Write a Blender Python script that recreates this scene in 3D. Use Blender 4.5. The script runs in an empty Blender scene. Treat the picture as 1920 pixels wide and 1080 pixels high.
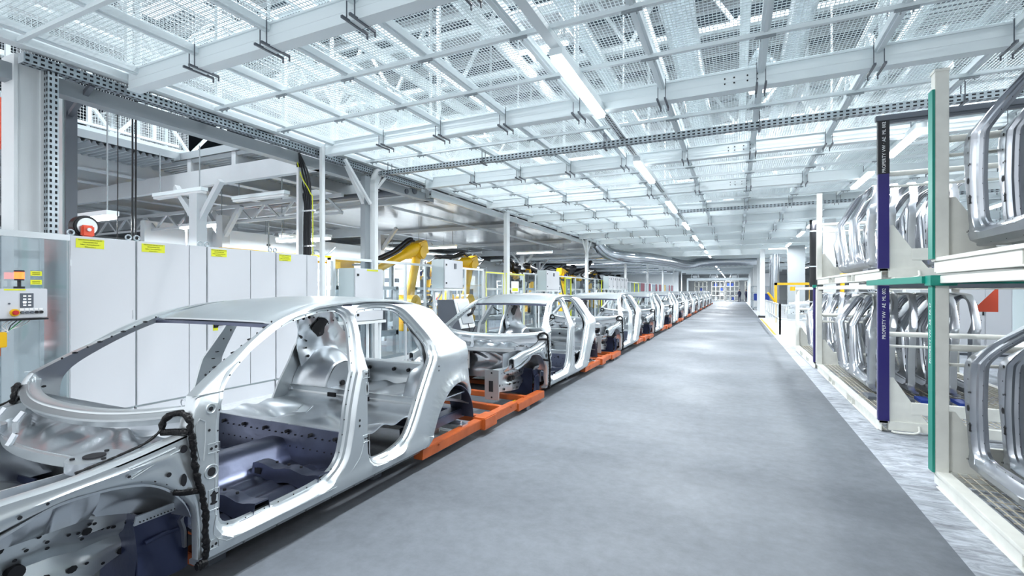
import bpy, bmesh, math, random
from mathutils import Vector, Matrix
random.seed(7)
PI = math.pi
sc = bpy.context.scene
COL = sc.collection

# ------------------------------------------------------------------ camera, world, exposure
cam_d = bpy.data.cameras.new('camera'); cam = bpy.data.objects.new('camera', cam_d); COL.objects.link(cam)
cam.location = (0, 0, 1.6)
cam.rotation_euler = (PI/2, 0, math.atan(420/904))
cam_d.sensor_width = 36.0; cam_d.lens = 36*904/1920; cam_d.shift_y = 5/1920
cam_d.clip_start = 0.05; cam_d.clip_end = 400
sc.camera = cam
sc.view_settings.view_transform = 'Standard'; sc.view_settings.look = 'None'
sc.view_settings.gamma = 1.0; sc.view_settings.use_curve_mapping = False
sc.view_settings.exposure = 0.74
w = bpy.data.worlds.new('daylight'); sc.world = w; w.use_nodes = True
bg = w.node_tree.nodes['Background']; bg.inputs[0].default_value = (0.90, 0.95, 1.0, 1); bg.inputs[1].default_value = .9
sc.cycles.max_bounces = 7; sc.cycles.diffuse_bounces = 3; sc.cycles.glossy_bounces = 4
sc.cycles.transmission_bounces = 4; sc.cycles.transparent_max_bounces = 12
sc.cycles.caustics_reflective = False; sc.cycles.caustics_refractive = False
sc.cycles.sample_clamp_indirect = 4

# ------------------------------------------------------------------ materials
def lin(c):
    return tuple(((v/255)/12.92 if v/255 <= .04045 else ((v/255+.055)/1.055)**2.4) for v in c)
def mat(name, rgb, rough=.5, metal=0., bump=0., bscale=30., var=0., vscale=3., emit=None, es=0., alpha=None, spec=.5, stretch=(1,1,1), coat=0.):
    m = bpy.data.materials.new(name); m.use_nodes = True
    nt = m.node_tree; b = nt.nodes['Principled BSDF']
    c = lin(rgb)+(1,)
    b.inputs['Base Color'].default_value = c
    b.inputs['Roughness'].default_value = rough; b.inputs['Metallic'].default_value = metal
    b.inputs['Specular IOR Level'].default_value = spec
    if coat: b.inputs['Coat Weight'].default_value = coat
    if emit: b.inputs['Emission Color'].default_value = lin(emit)+(1,); b.inputs['Emission Strength'].default_value = es
    if alpha is not None: b.inputs['Alpha'].default_value = alpha
    if bump or var:
        tc = nt.nodes.new('ShaderNodeTexCoord'); mp = nt.nodes.new('ShaderNodeMapping')
        mp.inputs['Scale'].default_value = stretch
        nt.links.new(tc.outputs['Object'], mp.inputs[0])
    if var:
        n = nt.nodes.new('ShaderNodeTexNoise'); n.inputs['Scale'].default_value = vscale; n.inputs['Detail'].default_value = 6
        nt.links.new(mp.outputs[0], n.inputs['Vector'])
        r = nt.nodes.new('ShaderNodeMapRange'); r.inputs[1].default_value = .3; r.inputs[2].default_value = .7
        r.inputs[3].default_value = 1-var; r.inputs[4].default_value = 1+var
        nt.links.new(n.outputs[0], r.inputs[0])
        mx = nt.nodes.new('ShaderNodeVectorMath'); mx.operation = 'SCALE'; mx.inputs[0].default_value = c[:3]
        nt.links.new(r.outputs[0], mx.inputs['Scale']); nt.links.new(mx.outputs[0], b.inputs['Base Color'])
        r2 = nt.nodes.new('ShaderNodeMapRange'); r2.inputs[1].default_value = .3; r2.inputs[2].default_value = .7
        r2.inputs[3].default_value = rough*(1+var); r2.inputs[4].default_value = rough*(1-var)
        nt.links.new(n.outputs[0], r2.inputs[0]); nt.links.new(r2.outputs[0], b.inputs['Roughness'])
    if bump:
        n2 = nt.nodes.new('ShaderNodeTexNoise'); n2.inputs['Scale'].default_value = bscale; n2.inputs['Detail'].default_value = 3
        nt.links.new(mp.outputs[0], n2.inputs['Vector'])
        bp = nt.nodes.new('ShaderNodeBump'); bp.inputs['Strength'].default_value = bump; bp.inputs['Distance'].default_value = .02
        nt.links.new(n2.outputs[0], bp.inputs['Height']); nt.links.new(bp.outputs[0], b.inputs['Normal'])
    return m
M = {}
M['steel'] = mat('zinc_steel', (205, 211, 214), .34, .85, .03, 5, .06, 2)
M['steel2'] = mat('zinc_steel_shiny', (206, 211, 216), .3, .92, .12, 6, .08, 4)
M['steeld'] = mat('shaded_steel', (96, 101, 120), .34, .9, .2, 8, .15, 5)  # bare steel inside and underneath; shade and reflections put into a darker, bluer colour
M['liner'] = mat('navy_sheet', (40, 48, 78), .4, .3, .2, 8, .1, 5)
M['panel'] = mat('body_side_steel', (176, 180, 186), .3, .92, .03, 5, .06, 3)
M['seal'] = mat('black_sealant', (8, 8, 11), .4, 0, .5, 60, spec=.25)
M['hole'] = mat('dark_hole', (14, 15, 22), .7)
M['orange'] = mat('orange_paint', (172, 84, 36), .45, 0, .1, 20, .15, 6)
M['yellow'] = mat('yellow_paint', (226, 178, 20), .4, 0, 0, 0, .08, 4)
M['red'] = mat('red_paint', (190, 40, 40), .5)
M['redor'] = mat('red_orange_paint', (235, 90, 60), .5)
M['white'] = mat('white_paint', (226, 231, 233), .45, 0, 0, 0, .03, 2)
M['alu'] = mat('aluminium_profile', (214, 219, 222), .35, .5)
M['galv'] = mat('galvanised_steel', (175, 184, 190), .4, .7, .05, 40, .12, 12)
M['ceilp'] = mat('ceiling_paint', (234, 243, 246), .45)
M['wire'] = mat('wire_mesh_zinc', (232, 242, 245), .5)
M['cab'] = mat('cabinet_paint', (206, 209, 214), .4)
M['cabs'] = mat('cabinet_side_paint', (190, 203, 206), .3)
M['grey'] = mat('grey_paint', (150, 158, 163), .45)
M['dgrey'] = mat('dark_grey_paint', (88, 94, 103), .4)
M['black'] = mat('black_rubber', (18, 19, 25), .45)
M['navy'] = mat('navy_tape', (38, 30, 104), .35)
M['teal'] = mat('teal_paint', (0, 135, 118), .4)
M['cream'] = mat('cream_paint', (230, 231, 224), .5, 0, 0, 0, .05, 8)
M['rusty'] = mat('rusty_grid', (198, 192, 176), .6, .2, .2, 40, .2, 20)
M['lime'] = mat('yellow_label', (222, 226, 40), .5)
M['ink'] = mat('label_ink', (60, 66, 20), .6)
M['wtext'] = mat('white_lettering', (235, 238, 240), .5)
M['blue'] = mat('blue_plastic', (24, 60, 150), .4)
M['maroon'] = mat('maroon_paint', (140, 30, 62), .5)
M['duct'] = mat('spiral_duct', (176, 182, 188), .25, .95, .1, 3)
M['duct2'] = mat('foil_hose', (205, 215, 220), .3, .85, .6, 14)
M['beamg'] = mat('grey_girder', (196, 201, 205), .5, .1, 0, 0, .04, 2)
M['deck'] = mat('deck_sheet', (170, 177, 182), .5, .25)
M['roofs'] = mat('roof_sheet', (52, 66, 78), .6)
M['wall'] = mat('wall_white', (226, 232, 235), .7)
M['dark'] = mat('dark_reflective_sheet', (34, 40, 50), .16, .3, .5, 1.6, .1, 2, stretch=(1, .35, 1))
M['skin'] = mat('skin', (190, 140, 115), .6)
M['overall'] = mat('navy_overalls', (26, 30, 56), .8)
M['tube'] = mat('lamp_diffuser', (255, 255, 255), .4, emit=(240, 250, 255), es=5)
M['amber'] = mat('beacon_lens', (255, 90, 30), .3, emit=(255, 90, 40), es=2.5)
M['screen'] = mat('grey_screen', (150, 158, 164), .25)
M['btn'] = mat('lit_button', (250, 250, 250), .4)
M['green'] = mat('green_wire', (60, 170, 90), .5)
M['paper'] = mat('paper_sheet', (232, 234, 235), .7)
def acryl():
    m = bpy.data.materials.new('clear_acrylic'); m.use_nodes = True; nt = m.node_tree; nt.nodes.clear()
    o = nt.nodes.new('ShaderNodeOutputMaterial'); t = nt.nodes.new('ShaderNodeBsdfTransparent'); g = nt.nodes.new('ShaderNodeBsdfGlossy')
    t.inputs[0].default_value = (.86, .9, .92, 1); g.inputs['Roughness'].default_value = .04
    mx = nt.nodes.new('ShaderNodeMixShader'); mx.inputs[0].default_value = .1
    nt.links.new(t.outputs[0], mx.inputs[1]); nt.links.new(g.outputs[0], mx.inputs[2]); nt.links.new(mx.outputs[0], o.inputs[0]); return m
M['acryl'] = acryl()
def floor_mat(name, rgb, rough, kind):
    m = bpy.data.materials.new(name); m.use_nodes = True; nt = m.node_tree; b = nt.nodes['Principled BSDF']
    tc = nt.nodes.new('ShaderNodeTexCoord'); N = nt.nodes; L = nt.links
    n1 = N.new('ShaderNodeTexNoise'); n1.inputs['Scale'].default_value = .45; n1.inputs['Detail'].default_value = 5
    n2 = N.new('ShaderNodeTexNoise'); n2.inputs['Scale'].default_value = 9; n2.inputs['Detail'].default_value = 8; n2.inputs['Roughness'].default_value = .7
    L.new(tc.outputs['Object'], n1.inputs['Vector'])
    if kind == 'rough':
        mp = N.new('ShaderNodeMapping'); mp.inputs['Rotation'].default_value = (0, 0, .5); mp.inputs['Scale'].default_value = (1, 2.6, 1)
        L.new(tc.outputs['Object'], mp.inputs[0]); L.new(mp.outputs[0], n2.inputs['Vector'])
        n2.inputs['Distortion'].default_value = 1.6; n2.inputs['Scale'].default_value = 4
    else: L.new(tc.outputs['Object'], n2.inputs['Vector'])
    mx = N.new('ShaderNodeMix'); mx.data_type = 'FLOAT'; mx.inputs[0].default_value = .5 if kind != 'rough' else .75
    L.new(n1.outputs[0], mx.inputs[2]); L.new(n2.outputs[0], mx.inputs[3])
    r = N.new('ShaderNodeValToRGB'); c = lin(rgb)
    k = .2 if kind != 'rough' else .5; b.inputs['Specular IOR Level'].default_value = .3 if kind != 'rough' else .4
    r.color_ramp.elements[0].position = .36; r.color_ramp.elements[1].position = .62
    r.color_ramp.elements[0].color = tuple(v*(1-k) for v in c)+(1,); r.color_ramp.elements[1].color = tuple(min(1, v*(1+k)) for v in c)+(1,)
    L.new(mx.outputs[0], r.inputs[0]); L.new(r.outputs[0], b.inputs['Base Color'])
    rr = N.new('ShaderNodeMapRange'); rr.inputs[1].default_value = .35; rr.inputs[2].default_value = .65
    rr.inputs[3].default_value = rough*1.2; rr.inputs[4].default_value = rough*.85
    L.new(n1.outputs[0], rr.inputs[0]); L.new(rr.outputs[0], b.inputs['Roughness'])
    bp = N.new('ShaderNodeBump'); bp.inputs['Strength'].default_value = .12 if kind != 'rough' else .4; bp.inputs['Distance'].default_value = .01
    L.new(n2.outputs[0], bp.inputs['Height']); L.new(bp.outputs[0], b.inputs['Normal'])
    return m
M['floor'] = floor_mat('epoxy_floor', (102, 108, 115), .6, 'smooth')
M['floor2'] = floor_mat('worn_concrete', (158, 164, 172), .6, 'rough')
M['floor3'] = floor_mat('pale_floor', (216, 220, 224), .35, 'smooth')

# ------------------------------------------------------------------ mesh builder
class MB:
    def __init__(s): s.v = []; s.f = []; s.m = []
    def add(s, vs, fs, mi=0):
        o = len(s.v); s.v += [tuple(a) for a in vs]
        for f in fs: s.f.append([i+o for i in f]); s.m.append(mi)
        return s
    def box(s, x0, x1, y0, y1, z0, z1, mi=0):
        vs = [(x, y, z) for z in (z0, z1) for y in (y0, y1) for x in (x0, x1)]
        return s.add(vs, [(0, 2, 3, 1), (4, 5, 7, 6), (0, 1, 5, 4), (2, 6, 7, 3), (0, 4, 6, 2), (1, 3, 7, 5)], mi)
    def cb(s, c, d, mi=0, rot=None):
        vs = [Vector((x*d[0]/2, y*d[1]/2, z*d[2]/2)) for z in (-1, 1) for y in (-1, 1) for x in (-1, 1)]
        if rot is not None: vs = [rot @ v for v in vs]
        vs = [v+Vector(c) for v in vs]
        return s.add(vs, [(0, 2, 3, 1), (4, 5, 7, 6), (0, 1, 5, 4), (2, 6, 7, 3), (0, 4, 6, 2), (1, 3, 7, 5)], mi)
    def bar(s, p0, p1, w, h, mi=0, up=(0, 0, 1)):
        p0, p1 = Vector(p0), Vector(p1); d = (p1-p0); L = d.length; d.normalize(); up = Vector(up)
        if abs(d.dot(up)) > .98: up = Vector((1, 0, 0))
        sx = d.cross(up).normalized(); sz = sx.cross(d).normalized()
        vs = [p+sx*(w/2*a)+sz*(h/2*b) for p in (p0, p1) for a, b in ((-1, -1), (1, -1), (1, 1), (-1, 1))]
        return s.add(vs, [(0, 1, 2, 3), (7, 6, 5, 4), (0, 4, 5, 1), (1, 5, 6, 2), (2, 6, 7, 3), (3, 7, 4, 0)], mi)
    def tube(s, pts, r, n=8, mi=0, cap=True):
        pts = [Vector(p) for p in pts]; rs = r if isinstance(r, (list, tuple)) else [r]*len(pts)
        vs = []; up = Vector((0, 0, 1)); px = None
        for i, p in enumerate(pts):
            d = (pts[min(i+1, len(pts)-1)]-pts[max(i-1, 0)]).normalized()
            if px is None:
                px = d.cross(up if abs(d.z) < .95 else Vector((1, 0, 0))).normalized()
            px = (px-d*px.dot(d)).normalized(); pz = px.cross(d)
            for k in range(n):
                a = 2*PI*k/n; vs.append(p+px*math.cos(a)*rs[i]+pz*math.sin(a)*rs[i])
        fs = [(i*n+k, i*n+(k+1) % n, (i+1)*n+(k+1) % n, (i+1)*n+k) for i in range(len(pts)-1) for k in range(n)]
        if cap: fs += [tuple(range(n))[::-1], tuple(range((len(pts)-1)*n, len(pts)*n))]
        return s.add(vs, fs, mi)
    def cyl(s, c, r, h, axis='z', n=20, mi=0, r2=None):
        d = {'x': Vector((1, 0, 0)), 'y': Vector((0, 1, 0)), 'z': Vector((0, 0, 1))}[axis]
        c = Vector(c); return s.tube([c-d*h/2, c+d*h/2], [r, r if r2 is None else r2], n, mi)
    def prism(s, poly, axis, a, b, mi=0):
        def P(u, v, t): return {'x': (t, u, v), 'y': (u, t, v), 'z': (u, v, t)}[axis]
        n = len(poly); vs = [P(u, v, a) for u, v in poly]+[P(u, v, b) for u, v in poly]
        fs = [tuple(range(n))[::-1], tuple(range(n, 2*n))]+[(i, (i+1) % n, n+(i+1) % n, n+i) for i in range(n)]
        return s.add(vs, fs, mi)
    def grid(s, fn, nu, nv, mi=0, thick=None):
        vs = [Vector(fn(i/nu, j/nv)) for j in range(nv+1) for i in range(nu+1)]
        W = nu+1; fs = [(j*W+i, j*W+i+1, (j+1)*W+i+1, (j+1)*W+i) for j in range(nv) for i in range(nu)]
        if thick is None: return s.add(vs, fs, mi)
        t = Vector(thick); K = len(vs)
        fs += [tuple(K+q for q in f[::-1]) for f in fs]
        rim = [i for i in range(nu+1)]+[j*W+nu for j in range(1, nv+1)]+[nv*W+i for i in range(nu-1, -1, -1)]+[j*W for j in range(nv-1, 0, -1)]
        for a in range(len(rim)):
            p, q = rim[a], rim[(a+1) % len(rim)]; fs.append((q, p, K+p, K+q))
        return s.add(vs+[v+t for v in vs], fs, mi)
    def mesh(s, name, mats, bev=0., smooth=True, ang=38):
        me = bpy.data.meshes.new(name); me.from_pydata(s.v, [], s.f)
        for m in (mats if isinstance(mats, (list, tuple)) else [mats]): me.materials.append(m)
        me.polygons.foreach_set('material_index', s.m)
        bm = bmesh.new(); bm.from_mesh(me)
        bmesh.ops.recalc_face_normals(bm, faces=bm.faces)
        if bev:
            es = [e for e in bm.edges if len(e.link_faces) == 2 and e.calc_face_angle(0) > .6]
            bmesh.ops.bevel(bm, geom=es, offset=bev, segments=2, affect='EDGES', clamp_overlap=True)
        bm.to_mesh(me); bm.free()
        if smooth:
            me.polygons.foreach_set('use_smooth', [True]*len(me.polygons)); me.set_sharp_from_angle(angle=math.radians(ang))
        return me
    def build(s, name, mats, parent=None, loc=None, **k):
        o = bpy.data.objects.new(name, s.mesh(name, mats, **k)); COL.objects.link(o)
        if parent is not None: o.parent = parent
        if loc is not None: o.location = loc
        return o
def mobj(name, me, parent=None, loc=None):
    o = bpy.data.objects.new(name, me); COL.objects.link(o)
    if parent is not None: o.parent = parent
    if loc is not None: o.location = loc
    return o
def tag(o, label, cat, group=None, kind=None):
    o['label'] = label; o['category'] = cat
    if group: o['group'] = group
    if kind: o['kind'] = kind
    return o
def thing(name, label, cat, loc=(0, 0, 0), rz=0, group=None):
    o = bpy.data.objects.new(name, None); COL.objects.link(o); o.location = loc; o.rotation_euler = (0, 0, rz)
    return tag(o, label, cat, group)
def struct(o, label=None):
    o['kind'] = 'structure'
    if label: o['label'] = label
    return o
def kids(o): return [c for c in ALL if c.parent == o]
def copy_tree(o, parent=None, label=None):
    c = o.copy(); COL.objects.link(c); c.parent = parent
    if label: c['label'] = label
    for ch in list(o.children): copy_tree(ch, c)
    return c
def lerp(a, b, t): return a+(b-a)*t
def interp(pts, x):
    if x <= pts[0][0]: return pts[0][1]
    for (a, b), (c, d) in zip(pts, pts[1:]):
        if x <= c: return b+(d-b)*(x-a)/(c-a)
    return pts[-1][1]
def catmull(P, closed=True, step=.03, corners=()):
    n = len(P); out = []
    for i in range(n if closed else n-1):
        p0, p1, p2, p3 = (P[(i-1) % n] if closed or i > 0 else P[0]), P[i], P[(i+1) % n], (P[(i+2) % n] if closed or i+2 < n else P[-1])
        if i in corners: p0 = p1
        if (i+1) % n in corners: p3 = p2
        L = math.dist(p1, p2); k = max(1, int(round(L/step)))
        for q in range(k):
            t = q/k; t2, t3 = t*t, t*t*t
            out.append(tuple(.5*((2*b)+(c-a)*t+(2*a-5*b+4*c-d)*t2+(-a+3*b-3*c+d)*t3) for a, b, c, d in zip(p0, p1, p2, p3)))
    if not closed: out.append(tuple(P[-1]))
    return out
def area(P): return .5*sum(a[0]*b[1]-b[0]*a[1] for a, b in zip(P, P[1:]+P[:1]))
def offset(P, d):
    """move the closed polygon outward (d>0)"""
    s = 1 if area(P) > 0 else -1; n = len(P); out = []
    for i in range(n):
        a, b = P[i-1], P[(i+1) % n]; tx, ty = b[0]-a[0], b[1]-a[1]; L = math.hypot(tx, ty) or 1
        out.append((P[i][0]+s*d*ty/L, P[i][1]-s*d*tx/L))
    return out
def text(name, body, size, m, parent, loc, rot, ext=.0015):
    cu = bpy.data.curves.new(name, 'FONT'); cu.body = body; cu.size = size; cu.extrude = ext; cu.align_x = 'CENTER'; cu.align_y = 'CENTER'
    cu.resolution_u = 2
    t = bpy.data.objects.new(name, cu); COL.objects.link(t)
    bpy.context.view_layer.update()
    me = bpy.data.meshes.new_from_object(t.evaluated_get(bpy.context.evaluated_depsgraph_get()))
    bpy.data.objects.remove(t); bpy.data.curves.remove(cu)
    me.materials.clear(); me.materials.append(m)
    o = mobj(name, me, parent); o.location = loc; o.rotation_euler = rot
    return o

# ------------------------------------------------------------------ setting: floors, walls, roof
def slab(name, x0, x1, y0, y1, z0, z1, m, label=None):
    return struct(MB().box(x0, x1, y0, y1, z0, z1).build(name, m, smooth=False), label)
slab('floor', -40, 1.22, -4, 95, -.2, 0, M['floor'], 'smooth grey epoxy floor of the aisle')
slab('floor_rack_strip', 1.22, 14, -4, 16.3, -.2, .0, M['floor2'], 'worn pale concrete floor under the racks')
slab('floor_pale', 1.22, 14, 16.3, 95, -.2, .0, M['floor3'], 'bright pale floor beyond the railing')
slab('wall_left', -40.3, -40, -4, 95, 0, 10, M['wall'])
slab('wall_right', 14, 14.3, -4, 95, 0, 10, M['wall'])
slab('wall_back', -40, 14, 95, 95.3, 0, 10, M['wall'])
slab('floor_walkway', -7.2, -4.7, -4, 95, 0, .004, M['floor3'], 'pale floor strip in front of the cabinets')

# ------------------------------------------------------------------ the bare body shells on the line
OUT = [(0.0, 0.0), (-.02, .3), (-.06, .6), (-.08, .76), (-.03, .90), (.17, 1.02), (.40, 1.135), (.64, 1.25), (.79, 1.30), (.98, 1.345), (1.18, 1.365), (1.49, 1.38), (1.8, 1.375),
       (2.08, 1.35), (2.38, 1.27), (2.50, 1.14), (2.64, 1.01), (2.80, .915), (2.82, .80), (2.88, .62), (2.91, .50), (2.90, .31), (2.87, .31), (2.79, .43), (2.67, .50), (2.53, .525),
       (2.36, .49), (2.23, .40), (2.13, .27), (2.07, .12), (2.02, .0)]
OUTC = (0, 4, 14, 17, 20, 21, 22, 30)
HF = [(1.18, 1.285), (1.235, 1.23), (1.22, 1.13), (1.17, 1.0), (1.10, .82), (1.04, .6), (1.01, .42), (.97, .27), (.88, .19), (.74, .16), (.4, .15), (.22, .15), (.14, .18), (.115, .26), (.11, .5),
      (.115, .75), (.14, .86), (.2, .945), (.36, 1.06), (.54, 1.16), (.70, 1.22), (.92, 1.27), (1.06, 1.29)]
HR = [(1.40, 1.27), (1.6, 1.285), (1.80, 1.275), (1.90, 1.235), (2.0, 1.12), (2.09, .98), (2.09, .86), (2.01, .70), (1.90, .52), (1.80, .33), (1.71, .21), (1.56, .155), (1.42, .145), (1.32, .17),
      (1.285, .26), (1.275, .45), (1.275, .7), (1.29, .9), (1.32, 1.08), (1.35, 1.22)]
def xprof(y, z):
    x = .925-.5*max(0, z-.85)-.25*max(0, z-.85)**2*0
    x += interp([(0, -.05), (.035, -.05), (.045, -.012), (.075, -.004), (.085, -.006), (.10, .010), (.115, .009), (.14, -.012), (.2, -.006), (.5, .004), (.8, .0), (1.3, 0), (1.4, -.06)], z)
    x += -.10*max(0, (y-2.2)/.7)**2
    if y > 1.9:                                     # rear shoulder and wheel arch flare
        t = min(1, (y-1.9)/.5)
        x += t*.022*math.exp(-((z-.93+.05*(y-2.3))/.035)**2) + t*.02*math.exp(-((z-.80)/.07)**2)
        r = math.hypot(y-2.53, (z-.12)); x += .03*math.exp(-((r-.44)/.05)**2)
    return x
def side_mesh(mirror=False, holes=True, m=M['steel']):
    bm = bmesh.new()
    outl = catmull(OUT, True, .04, OUTC)
    loops = [(outl, -1), (catmull(HF, True, .035), 1), (catmull(HR, True, .035), 1)]
    prof_h = [(0, .085), (0, .062), (.016, .060), (.024, .040), (.042, .032), (.055, .005), (.062, .0)]
    prof_o = [(0, .085), (0, .020), (.006, .006), (.016, 0)]
    inner = []
    def ring(P, d, s):
        Q = offset(P, d*s) if d else P
        return Q
    edges_in = []; dep = {}
    rim_in = []
    for P, s in loops:
        prof = prof_h if s > 0 else prof_o
        prev = None
        for k, (o, dp) in enumerate(prof):
            Q = ring(P, o, s); vs = [bm.verts.new((0, y, z)) for y, z in Q]
            for v in vs: dep[v] = dp
            if prev:
                for i in range(len(vs)): 
                    j = (i+1) % len(vs)
                    try: bm.faces.new((prev[i], prev[j], vs[j], vs[i]))
                    except ValueError: pass
            else: rim_in.append(vs)
            prev = vs
        for i in range(len(prev)): edges_in.append(bm.edges.get((prev[i], prev[(i+1) % len(prev)])) or bm.edges.new((prev[i], prev[(i+1) % len(prev)])))
    r = bmesh.ops.triangle_fill(bm, use_beauty=True, use_dissolve=False, edges=edges_in, normal=(1, 0, 0))
    ff = [g for g in r['geom'] if isinstance(g, bmesh.types.BMFace)]
    # inner skin
    e2 = []
    for vs in rim_in:
        for i in range(len(vs)): e2.append(bm.edges.get((vs[i], vs[(i+1) % len(vs)])) or bm.edges.new((vs[i], vs[(i+1) % len(vs)])))
    for v in bm.verts: v.co.x = -dep.get(v, 0)
    lay = bm.verts.layers.float.new('dep')
    for v in bm.verts: v[lay] = dep.get(v, 0)
    r = bmesh.ops.triangle_fill(bm, use_beauty=True, use_dissolve=False, edges=e2, normal=(1, 0, 0))
    for a, b, st, n in ((0, 1.38, .045, (0, 0, 1)), (1.9, 2.9, .06, (0, 1, 0))):
        t = a+st
        while t < b:
            co = (0, 0, t) if n[2] else (0, t, 0)
            bmesh.ops.bisect_plane(bm, geom=bm.verts[:]+bm.edges[:]+bm.faces[:], plane_co=co, plane_no=n, dist=1e-5)
            t += st
    for v in bm.verts:
        d = -v.co.x; v.co.x = xprof(v.co.y, v.co.z)-d
    bmesh.ops.remove_doubles(bm, verts=bm.verts[:], dist=1e-5)
    if holes:                                        # pressed bosses and dark holes
        def disc(y, z, ry, rz, d=.0015, mi=1, n=14):
            vs = [bm.verts.new((xprof(y, z)+d, y+ry*math.cos(2*PI*k/n), z+rz*math.sin(2*PI*k/n))) for k in range(n)]
            f = bm.faces.new(vs); f.material_index = mi
        for y, z, a, b in HOLES: disc(y, z, a, b)
        for k in range(9):                           # slots on the inner faces of the pillars
            t = k/8; y, z = lerp(.10, .62, t), lerp(.985, 1.245, t)
            disc(y, z, .018 if k % 2 else .007, .007, -.0865)
        for y, z, a, b_ in ((1.30, 1.18, .012, .006), (1.28, 1.10, .006, .02), (1.24, 1.02, .008, .008), (1.22, .9, .02, .005), (1.20, .84, .02, .005), (1.17, .72, .008, .012), (1.15, .55, .012, .016), (1.14, .4, .01, .01), (.0, .6, .012, .012), (.03, .8, .014, .008), (.02, .45, .016, .012)):
            disc(y, z, a, b_, -.0865)
        for P, s in loops[1:]:                       # spot-weld row on the door flange
            Q = offset(P, .008*s)
            for i in range(0, len(Q), 3):
                y, z = Q[i]; n = 8
                vs = [bm.verts.new((xprof(y, z)-.0575, y+.005*math.cos(2*PI*k/n), z+.005*math.sin(2*PI*k/n))) for k in range(n)]
                bm.faces.new(vs).material_index = 1
    if mirror:
        for v in bm.verts: v.co.x = -v.co.x
    main = [f for f in bm.faces if f.material_index == 0]
    bmesh.ops.recalc_face_normals(bm, faces=main)
    me = bpy.data.meshes.new('side_frame'); bm.to_mesh(me); bm.free()
    me.materials.append(m); me.materials.append(M['hole'])
    me.polygons.foreach_set('use_smooth', [True]*len(me.polygons)); me.set_sharp_from_angle(angle=math.radians(32))
    return me
HOLES = [(.03, .50, .022, .024), (.045, .36, .013, .035), (.045, .33, .02, .008), (.045, .375, .02, .008), (.03, .62, .008, .008), (.055, .625, .008, .008), (.03, .83, .012, .012), (.02, .72, .007, .007),
         (.05, .115, .008, .008), (.03, .11, .007, .007), (1.13, .50, .008, .01), (1.13, .46, .008, .01), (1.2, .83, .007, .008), (1.22, .83, .007, .008), (1.21, .72, .006, .03), (1.19, .35, .007, .007), (1.21, .35, .007, .007),
         (2.16, .75, .008, .009), (2.165, .71, .008, .009)] + [(.25+.22*k, .018, .008, .006) for k in range(9)]
ME = {}
ME['side_r'] = side_mesh(False); ME['side_l'] = side_mesh(True)
RZ = [(.5, 1.18), (.55, 1.205), (.64, 1.25), (.79, 1.30), (.98, 1.345), (1.18, 1.365), (1.49, 1.38), (1.8, 1.375), (2.08, 1.35), (2.42, 1.26)]
def roof_fn(u, v, dz=0):
    x = (u*2-1)*.675; q = (x/.675)**2
    y = lerp(.60+.05*q, 2.45-.04*q, v); z = interp(RZ, y)
    z += .035*(1-q) - .012*math.exp(-((abs(x)-.60)/.03)**2)
    x *= 1+.0*v
    return (x, y, z+dz-.012)
ME['roof'] = MB().grid(roof_fn, 30, 26, thick=(0, 0, -.012)).mesh('roof_panel', M['steel'], ang=50)
def arc(x0, x1, fn, n=20): return [fn(lerp(x0, x1, i/n)) for i in range(n+1)]
b = MB()                                               # header, roof bows, rear header
for yy, w_, dz in ((.60, .08, -.045), (1.25, .09, -.05), (1.85, .07, -.05), (2.36, .10, -.05)):
    def hf(u, v, yy=yy, w_=w_, dz=dz):
        x = (u*2-1)*.67; q = (x/.67)**2; y = yy+.03+(.04*q if yy < .7 else 0)+(v-.5)*w_
        return (x, y, interp(RZ, y)+.03*(1-q)+dz)
    b.grid(hf, 16, 2, thick=(0, 0, .02))
ME['bows'] = b.mesh('roof_bow', M['steeld'])
# windscreen cowl: a wide curved shelf bowing forward
def cowl_fn(u, v):
    x = (u*2-1)*.86; q = (abs(x)/.86)**2.4
    y = -.25+.18*q+v*.10; z = .765+.055*q+v*.035+.012*math.sin(v*PI)
    return (x, y, z)
b = MB().grid(cowl_fn, 36, 6, thick=(0, 0, -.012))
b.grid(lambda u, v: (lambda p: (p[0]*.98, p[1]+.01+.02*v, p[2]-.012-.035*v))(cowl_fn(u, 0)), 36, 4, thick=(0, .012, 0))
b.grid(lambda u, v: (lambda p: (p[0], p[1]-.006+.004*v, p[2]+.012*math.sin(v*PI)-.002))(cowl_fn(u, .35+.12*v)), 36, 3)
ME['cowl'] = b.mesh('cowl_panel', M['steel'], ang=50)
# firewall: a stepped, ribbed, folded bulkhead
def fw_fn(u, v):
    x = (u*2-1)*.80; z = .10+v*.52
    y = -.03-.04*smooth(.25, .5, v)
    y += -.016*math.tanh(6*math.sin(x*15+2.2*math.sin(v*9)))*smooth(.15, .3, v)
    y += .10*math.exp(-(x/.16)**2)*(1-smooth(.0, .5, v))
    return (x, y, z)
def plenum_fn(u, v):
    x = (u*2-1)*.83; f = abs(u*2-1)**2
    y = lerp(-.335+.12*f, -.05, min(1, v/.72))+.03*max(0, v-.72); z = .605+.05*min(1, v/.72)+.13*smooth(.70, 1, v)
    k = math.sin(v*PI)
    z += .013*k*math.tanh(4*math.sin(x*12+6*v+1.5*math.sin(x*5+v*7)))+.008*k*math.sin(x*31+v*5)
    return (x, y, z)
def smooth(a, b_, t):
    t = min(1, max(0, (t-a)/(b_-a))); return t*t*(3-2*t)
b = MB().grid(fw_fn, 56, 30, thick=(0, .012, 0))
for x, z, r in ((-.5, .45, .05), (-.28, .5, .03), (.3, .44, .045), (.12, .56, .02), (.5, .5, .02), (-.1, .6, .018), (-.62, .6, .02), (.62, .36, .03)):
    b.cyl((x, fw_fn((x/.78+1)/2, (z-.1)/.6)[1]-.02, z), r, .02, 'y', 16, 1)
b.grid(plenum_fn, 90, 24, thick=(0, 0, -.012))
ME['firewall'] = b.mesh('firewall', [M['steel2'], M['hole']], ang=60)
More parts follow.
